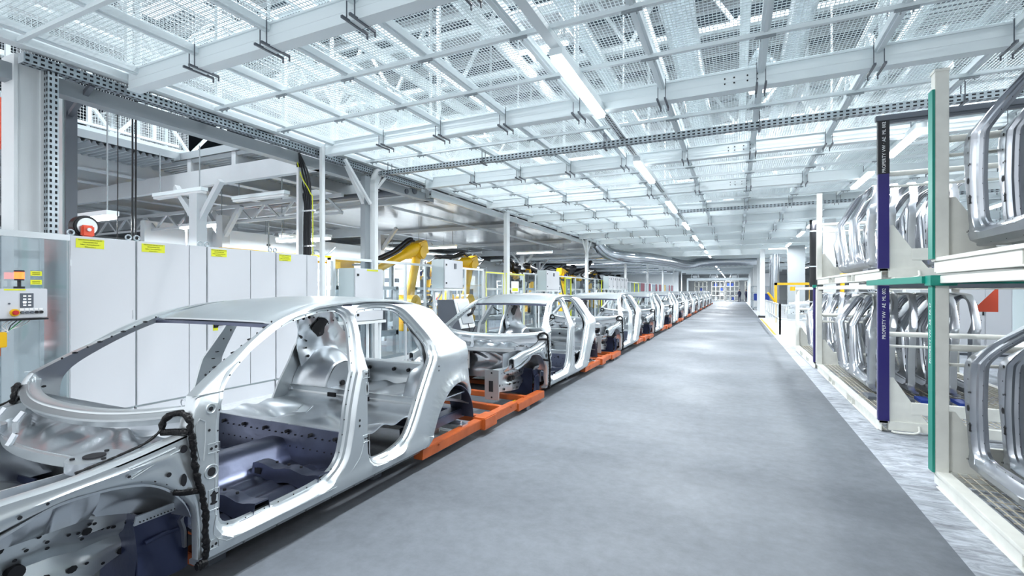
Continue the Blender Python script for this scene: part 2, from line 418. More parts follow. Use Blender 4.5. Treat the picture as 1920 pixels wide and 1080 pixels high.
# cross rail in front of the firewall with hanging hooked brackets
b = MB().grid(lambda u, v: ((u*2-1)*.70, -.36+.13*abs(u*2-1)**2+.05*v, .60+.012*math.sin(v*PI)-.02*v), 30, 4, thick=(0, 0, -.05))
for k in range(15): b.cyl((-.65+.093*k, -.355+.13*abs((-.65+.093*k)/.7)**2-.001, .574), .007, .004, 'y', 8, 1)
ME['crossrail'] = b.mesh('bulkhead_rail', [M['steel'], M['hole']])
def bracket(x):
    b = MB(); P = [(x, -.30, .77), (x-.005, -.335, .72), (x+.015, -.34, .66), (x+.01, -.36, .615), (x+.01, -.37, .60)]
    for a, c in zip(P, P[1:]): b.bar(a, c, .045, .012, up=(0, 1, 0))
    return b.mesh('cowl_bracket', M['steel2'])
ME['br1'], ME['br2'] = bracket(-.42), bracket(-.2)
# upper fender rail (apron) with wheel arch lip
ATOP = [(-1.05, .56), (-.9, .585), (-.76, .62), (-.54, .64), (-.3, .675), (-.07, .72), (-.03, .72)]
AARCH = [(-.03, .06), (-.035, .29), (-.06, .36), (-.13, .45), (-.23, .52), (-.36, .555), (-.48, .565), (-.60, .56), (-.75, .51), (-.9, .46), (-1.05, .44)]
def apron(s):
    b = MB(); arch = catmull(AARCH, False, .03); n = len(arch)
    def top(y): return interp(ATOP, y)
    tops = []
    for i, (y, z) in enumerate(arch):
        if z < .5 and y > -.2: ty = -.0; tz = max(z+.001, min(.72, .10+(i/n)*1.9))
    # outer face: strips between the arch curve and the top edge / hinge seam edge
    EDGE = [(.0, .06), (-.005, .24), (-.03, .45), (-.055, .6), (-.075, .72)]
    full = catmull(ATOP, False, .04)
    outer = [(y, z) for z, y in [(interp([(a, b_) for a, b_ in [(0, .06), (1, .72)]], t/10), 0) for t in range(11)]]
    outer = [(interp([(zz, yy) for yy, zz in EDGE], z), z) for _, z in outer]
    path = outer+[p for p in full[::-1] if p[0] < -.08]           # up the seam, then forward along the top
    def along(P, t):
        L = [0]
        for a, c in zip(P, P[1:]): L.append(L[-1]+math.dist(a, c))
        d = t*L[-1]
        for k in range(len(P)-1):
            if d <= L[k+1]+1e-9:
                f = (d-L[k])/(L[k+1]-L[k] or 1); return lerp(P[k][0], P[k+1][0], f), lerp(P[k][1], P[k+1][1], f)
        return P[-1]
    def fn(u, v):
        a = along(arch, u); c = along(path, u); y, z = lerp(a[0], c[0], v), lerp(a[1], c[1], v)
        x = .905-.03*smooth(.0, .18, 1-v)*0-.03*(1-smooth(0, .12, v))-.07*smooth(-.4, -1.05, y)
        x += .012*math.exp(-((v-.55)/.10)**2)*math.sin(u*PI)
        return (s*x, y, z)
    b.grid(fn, 60, 12, thick=(-s*.012, 0, 0))
    b.grid(lambda u, v: (s*(.905-.075*v-.07*smooth(-.4, -1.05, lerp(-1.05, -.07, u))), lerp(-1.05, -.07, u), interp(ATOP, lerp(-1.05, -.07, u))+.012*math.sin(v*PI)), 30, 5, thick=(0, 0, -.01))
    b.grid(lambda u, v: (s*(.83-.01*v-.07*smooth(-.4, -1.05, lerp(-1.05, -.07, u))), lerp(-1.05, -.07, u), interp(ATOP, lerp(-1.05, -.07, u))-.09*v), 30, 3, thick=(-s*.01, 0, 0))
    def X(y): return s*(.9095-.07*smooth(-.4, -1.05, y))
    for y, z, ry, rz in ((-.10, .655, .018, .02), (-.10, .50, .015, .032), (-.17, .55, .012, .012), (-.34, .60, .008, .006), (-.7, .56, .008, .008), (-.62, .585, .006, .006)):
        n = 16; b.add([(X(y)+s*.004, y+ry*math.cos(2*PI*k/n), z+rz*math.sin(2*PI*k/n)) for k in range(n)], [tuple(range(n))], 1)
    for k in range(16):
        y, z = along(arch, .25+.045*k); z += .02; n = 7
        b.add([(X(y)-s*.012, y+.006*math.cos(2*PI*q/n), z+.006*math.sin(2*PI*q/n)) for q in range(n)], [tuple(range(n))], 1)
    b.tube([(X(-.37+.0)+s*.0, -.34, .635), (X(-.2), -.14, .672)], .006, 6)
    b.tube([(X(-.3), -.33, .585), (X(-.2), -.2, .635), (X(-.1), -.085, .66)], .004, 6)
    return b.mesh('fender_rail', [M['steel'], M['hole']], ang=40)
ME['apr'], ME['apl'] = apron(1), apron(-1)
# front longitudinal: tall perforated pressing ending in a crash-box plate
def rail(s):
    b = MB()
    T = [(-1.2, .40), (-.9, .40), (-.65, .40), (-.48, .395), (-.34, .34), (-.18, .27), (.0, .22)]
    B = [(-1.2, .12), (-.9, .10), (-.65, .07), (-.38, .04), (-.27, .09), (-.18, .12), (.0, .1)]
    def fn(u, v):
        y = lerp(-1.2, 0, u); z = lerp(interp(B, y), interp(T, y), v)
        x = .60+.05*smooth(.55, .85, v)*(.5+.5*math.sin(y*9+1))-.04*math.exp(-((v-.5)/.12)**2)*smooth(-1.0, -.7, y)+.02*math.sin(y*7)
        return (s*x, y, z)
    b.grid(fn, 44, 14, thick=(-s*.10, 0, 0))
    R = random.Random(3)
    for k in range(70):
        u = R.uniform(.05, .86); v = R.choice((.1, .3, .72, .82, .93)); p = fn(u, v); n = 8; r = .009 if R.random() < .85 else .022
        b.add([(p[0]+s*.008, p[1]+r*math.cos(2*PI*q/n), p[2]+r*.8*math.sin(2*PI*q/n)) for q in range(n)], [tuple(range(n))], 1)
    for y in (-.62, -.70): b.cyl((s*.60, y, .24), .03, .06, 'x', 16, 1)
    b.box(*sorted((s*.50, s*.70)), -1.235, -1.22, .06, .44)
    b.box(*sorted((s*.56, s*.62)), -1.238, -1.235, .16, .30, 1)
    for zz in (.09, .40): b.cyl((s*.60, -1.236, zz), .012, .006, 'y', 10, 1)
    return b.mesh('front_rail', [M['steel'], M['hole']], ang=50)
ME['rlr'], ME['rll'] = rail(1), rail(-1)
def tower(s):
    b = MB()
    AR = catmull([p for p in AARCH if p[1] > .28], False, .03)
    def fn(u, v):                                      # inner wheelhouse bowl rising to the strut tower
        f = u*(len(AR)-1); i = min(int(f), len(AR)-2); p = (lerp(AR[i][0], AR[i+1][0], f-i), lerp(AR[i][1], AR[i+1][1], f-i))
        k = v*v*.9; y = lerp(p[0]*.98-.01, -.36, k); z = lerp(p[1]-.01, .36, k)+.014*math.sin(u*22)*math.sin(v*PI)
        return (s*(.875-.27*math.sin(v*PI/2)), y, z)
    b.grid(fn, 34, 14, thick=(0, 0, .012))
    b.grid(lambda u, v: (s*(.60-.03*math.sin(u*PI)*math.sin(v*PI)), lerp(-.9, 0, u), lerp(.28, .60, v)), 16, 8, thick=(-s*.012, 0, 0))
    b.grid(lambda u, v: (s*(.775+.02*v), lerp(-.25, -.015, u), lerp(.305, .355, v)), 12, 2, thick=(-s*.01, 0, 0))
    b.cyl((s*.62, -.34, .625), .11, .05, 'z', 24); b.cyl((s*.62, -.34, .652), .045, .01, 'z', 20, 1)
    for k in range(3): b.cyl((s*.62+.08*math.cos(k*2.1), -.34+.08*math.sin(k*2.1), .652), .01, .01, 'z', 10, 1)
    for k in range(14): b.cyl((s*.782, -.02-.016*k, .318), .0035, .004, 'x', 6, 1)
    b.grid(lambda u, v: (s*(.70+.04*math.tanh(4*math.sin(u*20))*math.sin(v*PI)+.10*v), lerp(-1.1, -.40, u), lerp(.39, interp(ATOP, lerp(-1.1, -.4, u))-.07, v)), 40, 6, thick=(-s*.01, 0, 0))
    return b.mesh('strut_tower', [M['steel2'], M['hole']], ang=60)
ME['twr'], ME['twl'] = tower(1), tower(-1)
def liner(s):
    b = MB()
    b.grid(lambda u, v: (s*(.755+.02*math.sin(v*PI)+.012*math.sin(u*9+v*4)), lerp(-.24, .01, u), lerp(-.05+.03*u, .315, v)), 14, 12, thick=(-s*.01, 0, 0))
    b.grid(lambda u, v: (s*lerp(.74, .40, v), lerp(-.24, -.20, u)+.02*v, lerp(-.05, .315, u)), 8, 6, thick=(0, .01, 0))
    b.tube([(s*.77, -.20, .20), (s*.785, -.12, .215), (s*.77, -.05, .20)], .012, 8)
    b.tube([(s*.68, -.1, -.12), (s*.68, -.1, -.03)], .05, 16)
    return b.mesh('wheel_liner', M['liner'], ang=60)
ME['lnr'], ME['lnl'] = liner(1), liner(-1)
def seal_strip(s):                                     # lumpy black sealant bead along the fender-to-pillar seam
    R = random.Random(5)
    P = [(.80, -.14, .74), (.80, -.135, .79), (.84, -.11, .825), (.89, -.085, .825), (.922, -.075, .79), (.925, -.072, .73), (.927, -.06, .64), (.928, -.05, .52), (.93, -.02, .40), (.93, .0, .30), (.925, .0, .2), (.925, .005, .1), (.92, -.005, .03)]
    P = catmull(P, False, .015); P = [(s*(x), y+R.uniform(-.004, .004), z) for x, y, z in P]
    b = MB().tube(P, [R.uniform(.012, .019) for _ in P], 8)
    for k in range(10): b.tube([(s*.93, -.02-.03*R.random(), .02+.03*R.random()), (s*.93, .0, .04)], .018, 8)
    for k in range(3):
        Q = catmull([(.93, -.03, .42), (.905, -.10, .43+.0*k), (.88, -.13, .44)], False, .02)
        b.tube([(s*x, y, z+.004*k) for x, y, z in Q], .011, 7)
    b.tube([(s*.80, -.14, .735), (s*.86, -.11, .738), (s*.92, -.075, .735)], .017, 8)
    P = catmull([(.82, -.50, .645), (.825, -.35, .672), (.82, -.22, .70), (.80, -.14, .74)], False, .02)
    b.tube([(s*x, y, z+.01) for x, y, z in P], [R.uniform(.004, .008) for _ in P], 6)
    return b.mesh('sealant_bead', M['seal'], ang=80)
ME['slr'], ME['sll'] = seal_strip(1), seal_strip(-1)
# floor pan with centre tunnel, seat cross-members, rear seat step
def floor_fn(u, v):
    x = (u*2-1)*.86; y = lerp(.0, 1.18, v)
    z = .085+.20*math.exp(-(x/.17)**4)*(1-.15*v)+.012*math.sin(abs(x)*34)*smooth(.25, .35, abs(x))*(1-smooth(.75, .82, abs(x)))
    z += .05*smooth(.82, .86, abs(x))+.10*(1-smooth(0, .12, v))
    return (x, y, z)
b = MB().grid(floor_fn, 60, 26, thick=(0, 0, -.012))
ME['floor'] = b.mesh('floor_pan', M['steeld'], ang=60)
def seatcross(s, y):
    b = MB()
    b.grid(lambda u, v: (s*lerp(.20, .86, u), y+lerp(-.06, .06, v), .10+.085*(1 if .1 < v < .9 else 0)+.012*math.sin(u*14)), 12, 8, thick=(0, 0, -.01))
    b.box(*sorted((s*.24, s*.30)), y-.063, y-.058, .12, .16, 1)
    for k in range(3): b.cyl((s*(.4+.12*k), y, .205), .01, .012, 'z', 8, 1)
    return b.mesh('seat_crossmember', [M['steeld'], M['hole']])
for n_, s_, y_ in (('sc1', 1, .38), ('sc2', -1, .38), ('sc3', 1, .86), ('sc4', -1, .86)): ME[n_] = seatcross(s_, y_)
b = MB()
b.grid(lambda u, v: ((u*2-1)*.86, 1.14+.05*(1-v)*0+.06*v, lerp(.06, .36, v)+.0*u), 30, 8, thick=(0, .012, 0))
R = random.Random(9)
for k in range(44): b.cyl(((k/43*2-1)*.8, 1.184 if k % 2 else 1.17, .29 if k % 2 else .20), .006, .012, 'y', 8, 1)
for k in range(6): b.cyl((-.66+k*.26, 1.18, .31), .014, .03, 'y', 12, 1)
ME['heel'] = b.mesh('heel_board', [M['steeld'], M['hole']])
def rear_floor(u, v):
    x = (u*2-1)*.84; y = lerp(1.2, 2.85, v)
    z = .36+.02*math.sin(y*22)*math.exp(-((y-1.5)/.3)**2)*smooth(.1, .2, abs(x))+.05*smooth(1.95, 2.05, y)-.10*math.exp(-((y-1.55)/.18)**2)*math.exp(-((abs(x)-.45)/.22)**2)+.012*math.sin(x*20)*smooth(2.0, 2.1, y)
    return (x, y, z)
b = MB().grid(rear_floor, 50, 50, thick=(0, 0, -.012))
for s_ in (-1, 1): b.tube([(s_*.06, 1.42, .40), (s_*.06, 1.5, .44)], .006, 6)
ME['rfloor'] = b.mesh('rear_floor', M['steel2'], ang=60)
ME['hatch'] = (MB().grid(lambda u, v: ((u*2-1)*.80, 1.98+.05*math.sin(v*PI), lerp(.36, .48, v)), 20, 4, thick=(0, .02, 0))
               .box(-.26, -.16, 1.972, 1.99, .40, .44, 1).box(.16, .26, 1.972, 1.99, .40, .44, 1)).mesh('seat_back_crossmember', [M['steel'], M['hole']])
def wheelhouse(s):
    b = MB()
    def fn(u, v):
        a = lerp(-.1, PI+.1, u); r = 1-.35*v*v
        return (s*lerp(.84, .50, v), 2.45+.42*math.cos(a)*r, .30+.50*math.sin(a)*(1-.25*v*v)+.012*math.sin(a*5+v*3))
    b.grid(fn, 34, 14, thick=(0, 0, .012))
    b.grid(lambda u, v: (s*(.50), 2.45+.27*math.cos(lerp(0, PI, u))*v, .30+.375*math.sin(lerp(0, PI, u))*v), 24, 6, thick=(s*.012, 0, 0))
    b.cyl((s*.495, 2.42, .44), .03, .02, 'x', 16, 1); b.cyl((s*.495, 2.56, .46), .012, .02, 'x', 10, 1)
    # inner quarter panel from the wheelhouse up to the roof
    def qf(u, v):
        z = lerp(.55, 1.22, v); y = lerp(lerp(2.16, 1.98, v), lerp(2.78, 2.42, v), u)
        return (s*(.80-.42*max(0, z-.85)-.02*math.sin(u*9)*math.sin(v*8)), y, z)
    b.grid(qf, 22, 18, thick=(s*.01, 0, 0))
    n = 18                                              # big dark opening in the quarter inner
    b.add([(qf(.55+.2*math.cos(2*PI*k/n)*(1+.3*math.sin(3*2*PI*k/n)), .74+.15*math.sin(2*PI*k/n+.4))[0]-s*.02, qf(.55+.2*math.cos(2*PI*k/n)*(1+.3*math.sin(3*2*PI*k/n)), .74+.15*math.sin(2*PI*k/n+.4))[1], qf(.5, .74+.15*math.sin(2*PI*k/n+.4))[2]) for k in range(n)], [tuple(range(n))], 1)
    R = random.Random(4)
    for k in range(22):
        p = qf(R.random(), R.random()); b.cyl((p[0]-s*.014, p[1], p[2]), R.choice((.006, .01, .016)), .008, 'x', 8, 1)
    b.tube([qf(.45, .0), (s*.72, 2.46, .66), (s*.56, 2.5, .55)], .02, 8)
    return b.mesh('rear_wheelhouse', [M['steel2'], M['hole']], ang=60)
ME['whr'], ME['whl'] = wheelhouse(1), wheelhouse(-1)
def rliner(s):
    return MB().grid(lambda u, v: (s*lerp(.88, .6, v), 2.52+.38*math.cos(lerp(0, PI, u)), .10+.40*math.sin(lerp(0, PI, u))), 26, 4, thick=(0, 0, .01)).mesh('rear_wheel_arch_inner', M['steeld'], ang=60)
ME['ra1'], ME['ra2'] = rliner(1), rliner(-1)
b = MB()
b.grid(lambda u, v: ((u*2-1)*.78, 2.80+.03*math.sin(v*PI*2)*0+.04*math.exp(-((v-.5)/.2)**2), lerp(.30, .66, v)), 30, 12, thick=(0, .012, 0))
b.grid(lambda u, v: ((u*2-1)*.78, lerp(2.70, 2.82, v), .66+.012*math.sin(v*PI)), 20, 4, thick=(0, 0, -.012))
for x in (-.6, -.45, -.1, .1, .5, .62): b.cyl((x, 2.80, .56), .02, .02, 'y', 12, 1)
ME['tail'] = b.mesh('tail_panel', [M['steel'], M['hole']])
ME['ufr'] = (MB().box(.60, .74, 2.0, 3.0, .08, .18).box(-.74, -.60, 2.0, 3.0, .08, .18).box(-.6, .6, 2.35, 2.5, .08, .16).box(-.6, .6, 2.88, 2.96, .05, .16)).mesh('rear_underframe', M['steeld'], bev=.01)
ME['susp'] = (MB().tube([(.66, 2.5, .02), (.66, 2.5, .13)], .05, 12).tube([(.3, 2.75, .05), (.8, 2.78, .06)], .02, 8).box(.55, .85, 2.72, 2.84, .0, .05)).mesh('rear_bracket', M['steel2'])
def hook(x): return MB().tube([(x+.022*math.cos(a/8*2*PI), -.035, .86+.022*math.sin(a/8*2*PI)) for a in range(9)], .004, 6).bar((x, -.03, .80), (x, -.035, .84), .03, .006).mesh('lifting_eye', M['steel2'])
ME['hk1'], ME['hk2'] = hook(.80), hook(-.80)
def bosses(s):
    b = MB()
    def X(y, z): return s*(xprof(y, z)+.001)
    def loop(P, r=.0028): b.tube([(X(y, z), y, z) for y, z in P+P[:1]], r, 6)
    def rect(y, z, a, c): loop([(y-a, z-c), (y-a, z+c), (y+a, z+c), (y+a, z-c)])
    def ring(y, z, r): loop([(y+r*math.cos(k*PI/8), z+r*math.sin(k*PI/8)) for k in range(16)], .004)
    rect(.043, .622, .032, .024); rect(.045, .35, .028, .055); rect(.04, .112, .032, .022); ring(.03, .50, .036); ring(.03, .83, .024)
    rect(1.2, .83, .036, .03); rect(1.2, .35, .034, .026); rect(1.21, .72, .014, .045)
    b.tube([(X(y, z), y, z) for y, z in ((-.03, .58), (-.045, .66), (-.05, .76), (-.03, .79), (.0, .77), (.0, .68), (-.01, .57))], .004, 6)
    b.tube([(X(y, z), y, z) for y, z in catmull([(.06, .26), (.05, .16), (.1, .11), (.2, .10), (.9, .10)], False, .04)], .003, 6)
    b.tube([(X(y, z), y, z) for y, z in catmull([(1.05, .14), (1.14, .22), (1.18, .32)], False, .03)], .003, 6)
    b.tube([(X(y, z), y, z) for y, z in catmull([(1.24, .32), (1.25, .2), (1.32, .12), (1.5, .10)], False, .03)], .003, 6)
    b.bar((X(-.02, .9), -.05, .905), (X(.06, .9), .11, .905), .006, .005)
    return b.mesh('pressed_boss', M['steel'])
ME['bsr'], ME['bsl'] = bosses(1), bosses(-1)
PARTS = [('pressed_boss', 'bsr'), ('pressed_boss', 'bsl'), ('side_frame', 'side_r'), ('side_frame', 'side_l'), ('roof_panel', 'roof'), ('roof_bow', 'bows'), ('cowl_panel', 'cowl'), ('firewall', 'firewall'), ('bulkhead_rail', 'crossrail'),
         ('cowl_bracket', 'br1'), ('cowl_bracket', 'br2'), ('fender_rail', 'apr'), ('fender_rail', 'apl'), ('front_rail', 'rlr'), ('front_rail', 'rll'), ('strut_tower', 'twr'), ('strut_tower', 'twl'),
         ('wheel_liner', 'lnr'), ('wheel_liner', 'lnl'), ('sealant_bead', 'slr'), ('sealant_bead', 'sll'), ('floor_pan', 'floor'), ('seat_crossmember', 'sc1'), ('seat_crossmember', 'sc2'), ('seat_crossmember', 'sc3'),
         ('seat_crossmember', 'sc4'), ('heel_board', 'heel'), ('rear_floor', 'rfloor'), ('seat_back_crossmember', 'hatch'), ('rear_wheelhouse', 'whr'), ('rear_wheelhouse', 'whl'), ('rear_wheel_arch_inner', 'ra1'),
         ('rear_wheel_arch_inner', 'ra2'), ('tail_panel', 'tail'), ('rear_underframe', 'ufr'), ('rear_bracket', 'susp'), ('lifting_eye', 'hk1'), ('lifting_eye', 'hk2')]
NUM = ['first', 'second', 'third', 'fourth', 'fifth', 'sixth', 'seventh', 'eighth', 'ninth', 'tenth', 'eleventh', 'twelfth']
CX, CY, CZ, PITCH = -3.425, 1.6, .15, 5.1
car = thing('car_body_shell', 'bare silver car body shell without doors, largest and nearest, beside the white cabinets', 'car body', (CX, CY, CZ), group='car body shells on the line')
for n_, k_ in PARTS: mobj(n_, ME[k_], car)
for k in range(1, 12):
    c = copy_tree(car, None, f'bare silver doorless car body shell, {NUM[k]} in the line counting from the nearest' if k < 11 else 'bare silver car body shell at the far end of the line')
    c.location = (CX, CY+PITCH*k, CZ)
# orange conveyor skids
def skid_meshes():
    d = {}
    b = MB().box(.54, .66, .1, 1.9, -.09, -.02).box(.80, .90, 1.95, 4.0, -.05, .045).box(.80, .92, 4.0, 4.9, -.08, .02).cyl((.902, 2.2, .02), .012, .01, 'x', 12, 1).cyl((.902, 3.8, .02), .012, .01, 'x', 12, 1)
    d['r'] = b.mesh('skid_rail', [M['orange'], M['hole']], bev=.006)
    d['j'] = MB().box(.78, .94, 3.05, 3.35, -.07, .06).mesh('skid_joint', M['orange'], bev=.01)
    d['l'] = MB().box(-.88, -.76, .1, 4.9, -.07, .03).mesh('skid_rail', M['orange'], bev=.006)
    d['c'] = [MB().bar((-.82, a, -.0 if a > 1 else -.05), (.84 if a > 1 else .6, c, -.0 if a > 1 else -.05), .09, .07).mesh('skid_crossbeam', M['orange'], bev=.006) for a, c in ((.35, .35), (3.25, 3.25), (3.95, 3.75), (4.5, 4.4))]
    d['y'] = MB().box(.70, .73, 2.0, 4.6, -.05, -.02).mesh('skid_edge_strip', M['yellow'])
    d['w'] = MB().bar((-.8, 2.55, .0), (.8, 2.62, .0), .06, .05).mesh('skid_spacer', M['white'])
    return d
SK = skid_meshes()
skid = thing('conveyor_skid', 'orange steel conveyor skid carrying the nearest car body', 'skid', (CX, CY, CZ-.01), group='orange conveyor skids')
for n_, m_ in [('skid_rail', SK['r']), ('skid_joint', SK['j']), ('skid_rail', SK['l']), ('skid_edge_strip', SK['y']), ('skid_spacer', SK['w'])]+[('skid_crossbeam', q) for q in SK['c']]: mobj(n_, m_, skid)
for q in ((.55, .65, .2, .3), (.55, .65, 1.6, 1.7), (-.86, -.76, .2, .3), (-.86, -.76, 4.2, 4.3), (.81, .9, 4.3, 4.4)): mobj('skid_foot', MB().box(*q, -.14, -.07).mesh('skid_foot', M['dgrey']), skid)
for k in range(1, 12):
    c = copy_tree(skid, None, f'orange steel conveyor skid under the {NUM[k]} car body of the line' if k < 11 else 'orange steel conveyor skid under the farthest car body')
    c.location = (CX, CY+PITCH*k, CZ-.01)
# note taped to the second body
n = thing('paper_note', 'white handwritten sheet on the firewall of the second car body', 'note', (CX-.52, CY+PITCH-.2, .40))
MB().box(-.2, .2, -.004, 0, 0, .30).build('sheet', M['paper'], n)
R = random.Random(2); b = MB()
for j, (wd, zz) in enumerate(((.12, .24), (.08, .17), (.2, .12), (.06, .05))):
    x = -wd
    while x < wd*.9:
        l = R.uniform(.01, .03); b.box(x, x+l, -.006, -.0045, zz, zz+R.uniform(.006, .02)); x += l+.008
b.build('handwriting', M['ink'], n)

# ------------------------------------------------------------------ left side: cabinets
def label_plate(parent, x, y, z, wd, ht, lines=4, face='x', txt=None):
    pl = MB().box(x, x+.002, y, y+wd, z, z+ht).build('warning_label', M['lime'], parent, smooth=False)
    L = txt or ['VERSORGUNG EINGESCHALTET', 'HERANGEHEN NUR', 'Aufbau 2 Automatikbetrieb 1', 'Netzanschluss 1'][:lines]
    for i, t in enumerate(L):
        text('lettering', t, ht*.62/len(L), M['ink'], pl, (x+.003, y+wd*.5, z+ht*(1-(i+.5)/len(L))), (PI/2, 0, PI/2), .0004)
    return pl
CABS = [(2.70, 3.33, [], 'white control cabinet nearest the camera with a grey end panel', True), (3.34, 4.18, [3.95], 'white control cabinet with a narrow right door, second along the row', True),
        (4.19, 5.26, [4.83], 'white control cabinet with a black rotary switch on its door', True), (5.27, 6.10, [5.86], 'white control cabinet at the far end of the row beside black cable duct', True)]
for i, (y0, y1, sp, lb, l_) in enumerate(CABS):
    t = thing('control_cabinet', lb, 'cabinet', (-6.8, (y0+y1)/2, 0), group='white control cabinets')
    oy = -(y0+y1)/2; ox = 6.8
    def B(): return MB()
    MB().box(-.30, .27, y0+oy, y1+oy, .20, 2.20).build('cabinet_body', M['cabs'], t, bev=.004)
    MB().box(-.27, .285, y0+oy+.01, y1+oy-.01, 0, .20).build('plinth', M['cab'], t)
    ys = [y0]+sp+[y1]
    for a, c in zip(ys, ys[1:]):
        d = MB().box(.272, .30, a+oy+.004, c+oy-.004, .225, 2.195).build('door', M['cab'], t, bev=.004)
        MB().box(.30, .305, c+oy-.035, c+oy-.02, 1.27, 1.37).build('door_latch', M['alu'], d, bev=.001)
        for zz in (.35, 1.05, 1.9): MB().cyl((.303, a+oy+.006, zz), .007, .07, 'z', 8).build('hinge', M['alu'], d)
    label_plate(t, .301, y0+oy+.05, 2.07, .26 if i < 2 else .22, .10, 4)
    for yy in (y0+oy+.04, y1+oy-.04):
        MB().tube([(.22, yy+.03*math.cos(a/10*2*PI), 2.235+.03*math.sin(a/10*2*PI)) for a in range(11)], .009, 8).build('lifting_eye', M['galv'], t)
    if i == 2:
        q = MB().box(.30, .303, -.46, -.39, 1.05, 1.20).build('switch_plate', M['lime'], t)
        MB().box(.303, .315, -.455, -.395, 1.09, 1.165).cyl((.33, -.425, 1.127), .022, .03, 'x', 16).cyl((.35, -.39, 1.127), .01, .07, 'y', 8).build('rotary_switch', M['black'], t)
        MB().box(.30, .3025, -.49, -.34, 1.22, 1.25).build('warning_label', M['lime'], t)
# reel on the first cabinet
t = thing('cable_reel_motor', 'black and orange round motor sitting on top of the nearest cabinet', 'motor', (-6.72, 2.92, 2.205))
MB().cyl((0, 0, .12), .125, .12, 'x', 28).build('drum', M['black'], t, bev=.01)
MB().cyl((.065, 0, .12), .095, .02, 'x', 28).build('rim', M['alu'], t)
MB().box(.07, .12, -.07, .05, .0, .13).build('gear_housing', M['redor'], t, bev=.015)
MB().cyl((.13, -.01, .08), .02, .02, 'x', 10).build('plug', M['alu'], t)

# ------------------------------------------------------------------ columns and struts (structure)
def column(x, y, sx, sy, z0, z1, m, name='column'): return struct(MB().box(x-sx/2, x+sx/2, y-sy/2, y+sy/2, z0, z1).build(name, m, bev=.006))
column(-6.88, 2.46, .24, .20, 0, 4.05, M['white'])
struct(MB().box(-7.02, -6.74, 2.34, 2.37, 0, 4.05).box(-7.02, -6.74, 2.55, 2.58, 0, 4.05).build('column_flange', M['white']))
column(-7.34, 2.98, .24, .10, 0, 4.3, M['cabs'])
struct(MB().box(-7.21, -7.19, 2.95, 3.06, 0, 4.3).build('column_cable_duct', M['dgrey']))
def perforated(name, p0, p1, w_, h_, label, cat, pitch=.06, rows=2, mi=M['galv'], up=(0, 0, 1), top=True):
    """folded perforated strut / tray with dark slots on its two big faces"""
    p0, p1 = Vector(p0), Vector(p1); d = (p1-p0); L = d.length; d.normalize(); U = Vector(up)
    sx = d.cross(U).normalized(); sz = sx.cross(d).normalized()
    b = MB().bar(p0, p1, w_, h_, up=up)
    n = int(L/pitch)
    for k in range(n):
        c = p0+d*(pitch*(k+.5))
        for r in range(rows):
            o = (r-(rows-1)/2)*(.5 if rows > 1 else 0)
            for sgn in (1, -1):
                q = c+sx*(w_/2+.0015)*sgn+sz*(o*h_)
                b.add([q+d*a*pitch*.27+sz*c_*h_*.11 for a, c_ in ((-1, -1), (1, -1), (1, 1), (-1, 1))], [(0, 1, 2, 3)], 1)
                q = c+sz*(h_/2+.0015)*sgn+sx*(o*w_)
                b.add([q+d*a*pitch*.27+sx*c_*w_*.11 for a, c_ in ((-1, -1), (1, -1), (1, 1), (-1, 1))], [(0, 1, 2, 3)], 1)
    return tag(b.build(name, [mi, M['hole']], smooth=False), label, cat)
perforated('perforated_strut', (-6.64, 2.60, 2.2), (-6.64, 2.60, 3.95), .09, .09, 'perforated steel strut standing upright in front of the big left column', 'strut', up=(1, 0, 0))
perforated('cable_tray', (-6.62, 2.35, 3.98), (-6.62, 9.2, 3.98), .12, .10, 'perforated steel cable tray running under the left edge of the mesh ceiling', 'cable tray')
struct(MB().box(-6.95, -6.78, 2.2, 10.0, 3.78, 3.95).build('beam_edge', M['grey']))
struct(MB().box(-6.60, -6.46, 1.0, 32.5, 4.06, 4.14).build('beam_edge', M['ceilp']))
tag(MB().bar((-6.62, 2.95, 3.93), (-7.3, 3.0, 3.66), .05, .05).bar((-7.3, 3.0, 3.66), (-7.5, 3.0, 3.66), .03, .03).build('support_arm', M['dgrey']), 'dark bent support arm under the ceiling edge beside the big left column', 'arm')
# pole with bundled cables
column(-6.47, 6.16, .07, .07, 0, 4.08, M['white'])
t = thing('cable_riser', 'black vertical cable bundle with one yellow-green wire climbing beside the white pole', 'cables', (-6.62, 6.0, 0))
MB().box(-.17, -.12, -.1, .02, 0, 3.7).build('duct_profile', M['alu'], t)
R = random.Random(3)
for k in range(5):
    x = -.09+.035*k; P = [(x, 0, .2), (x, -.01, 2.6), (x, 0, 3.1), (x-.05*(4-k)*.5-.02, -.02, 3.55), (x-.12-.02*k, -.06, 3.95)]
    MB().tube(catmull(P, False, .12), .016, 8).build('cable', M['black'], t)
MB().tube(catmull([(.10, 0, .2), (.10, 0, 2.9), (.07, -.02, 3.25), (-.10, -.06, 3.55), (-.2, -.1, 3.95)], False, .1), .008, 8).build('earth_wire', M['lime'], t)
for zz in (2.35, 2.95): MB().box(-.14, .14, -.02, .03, zz, zz+.025).build('cable_clamp', M['alu'], t)
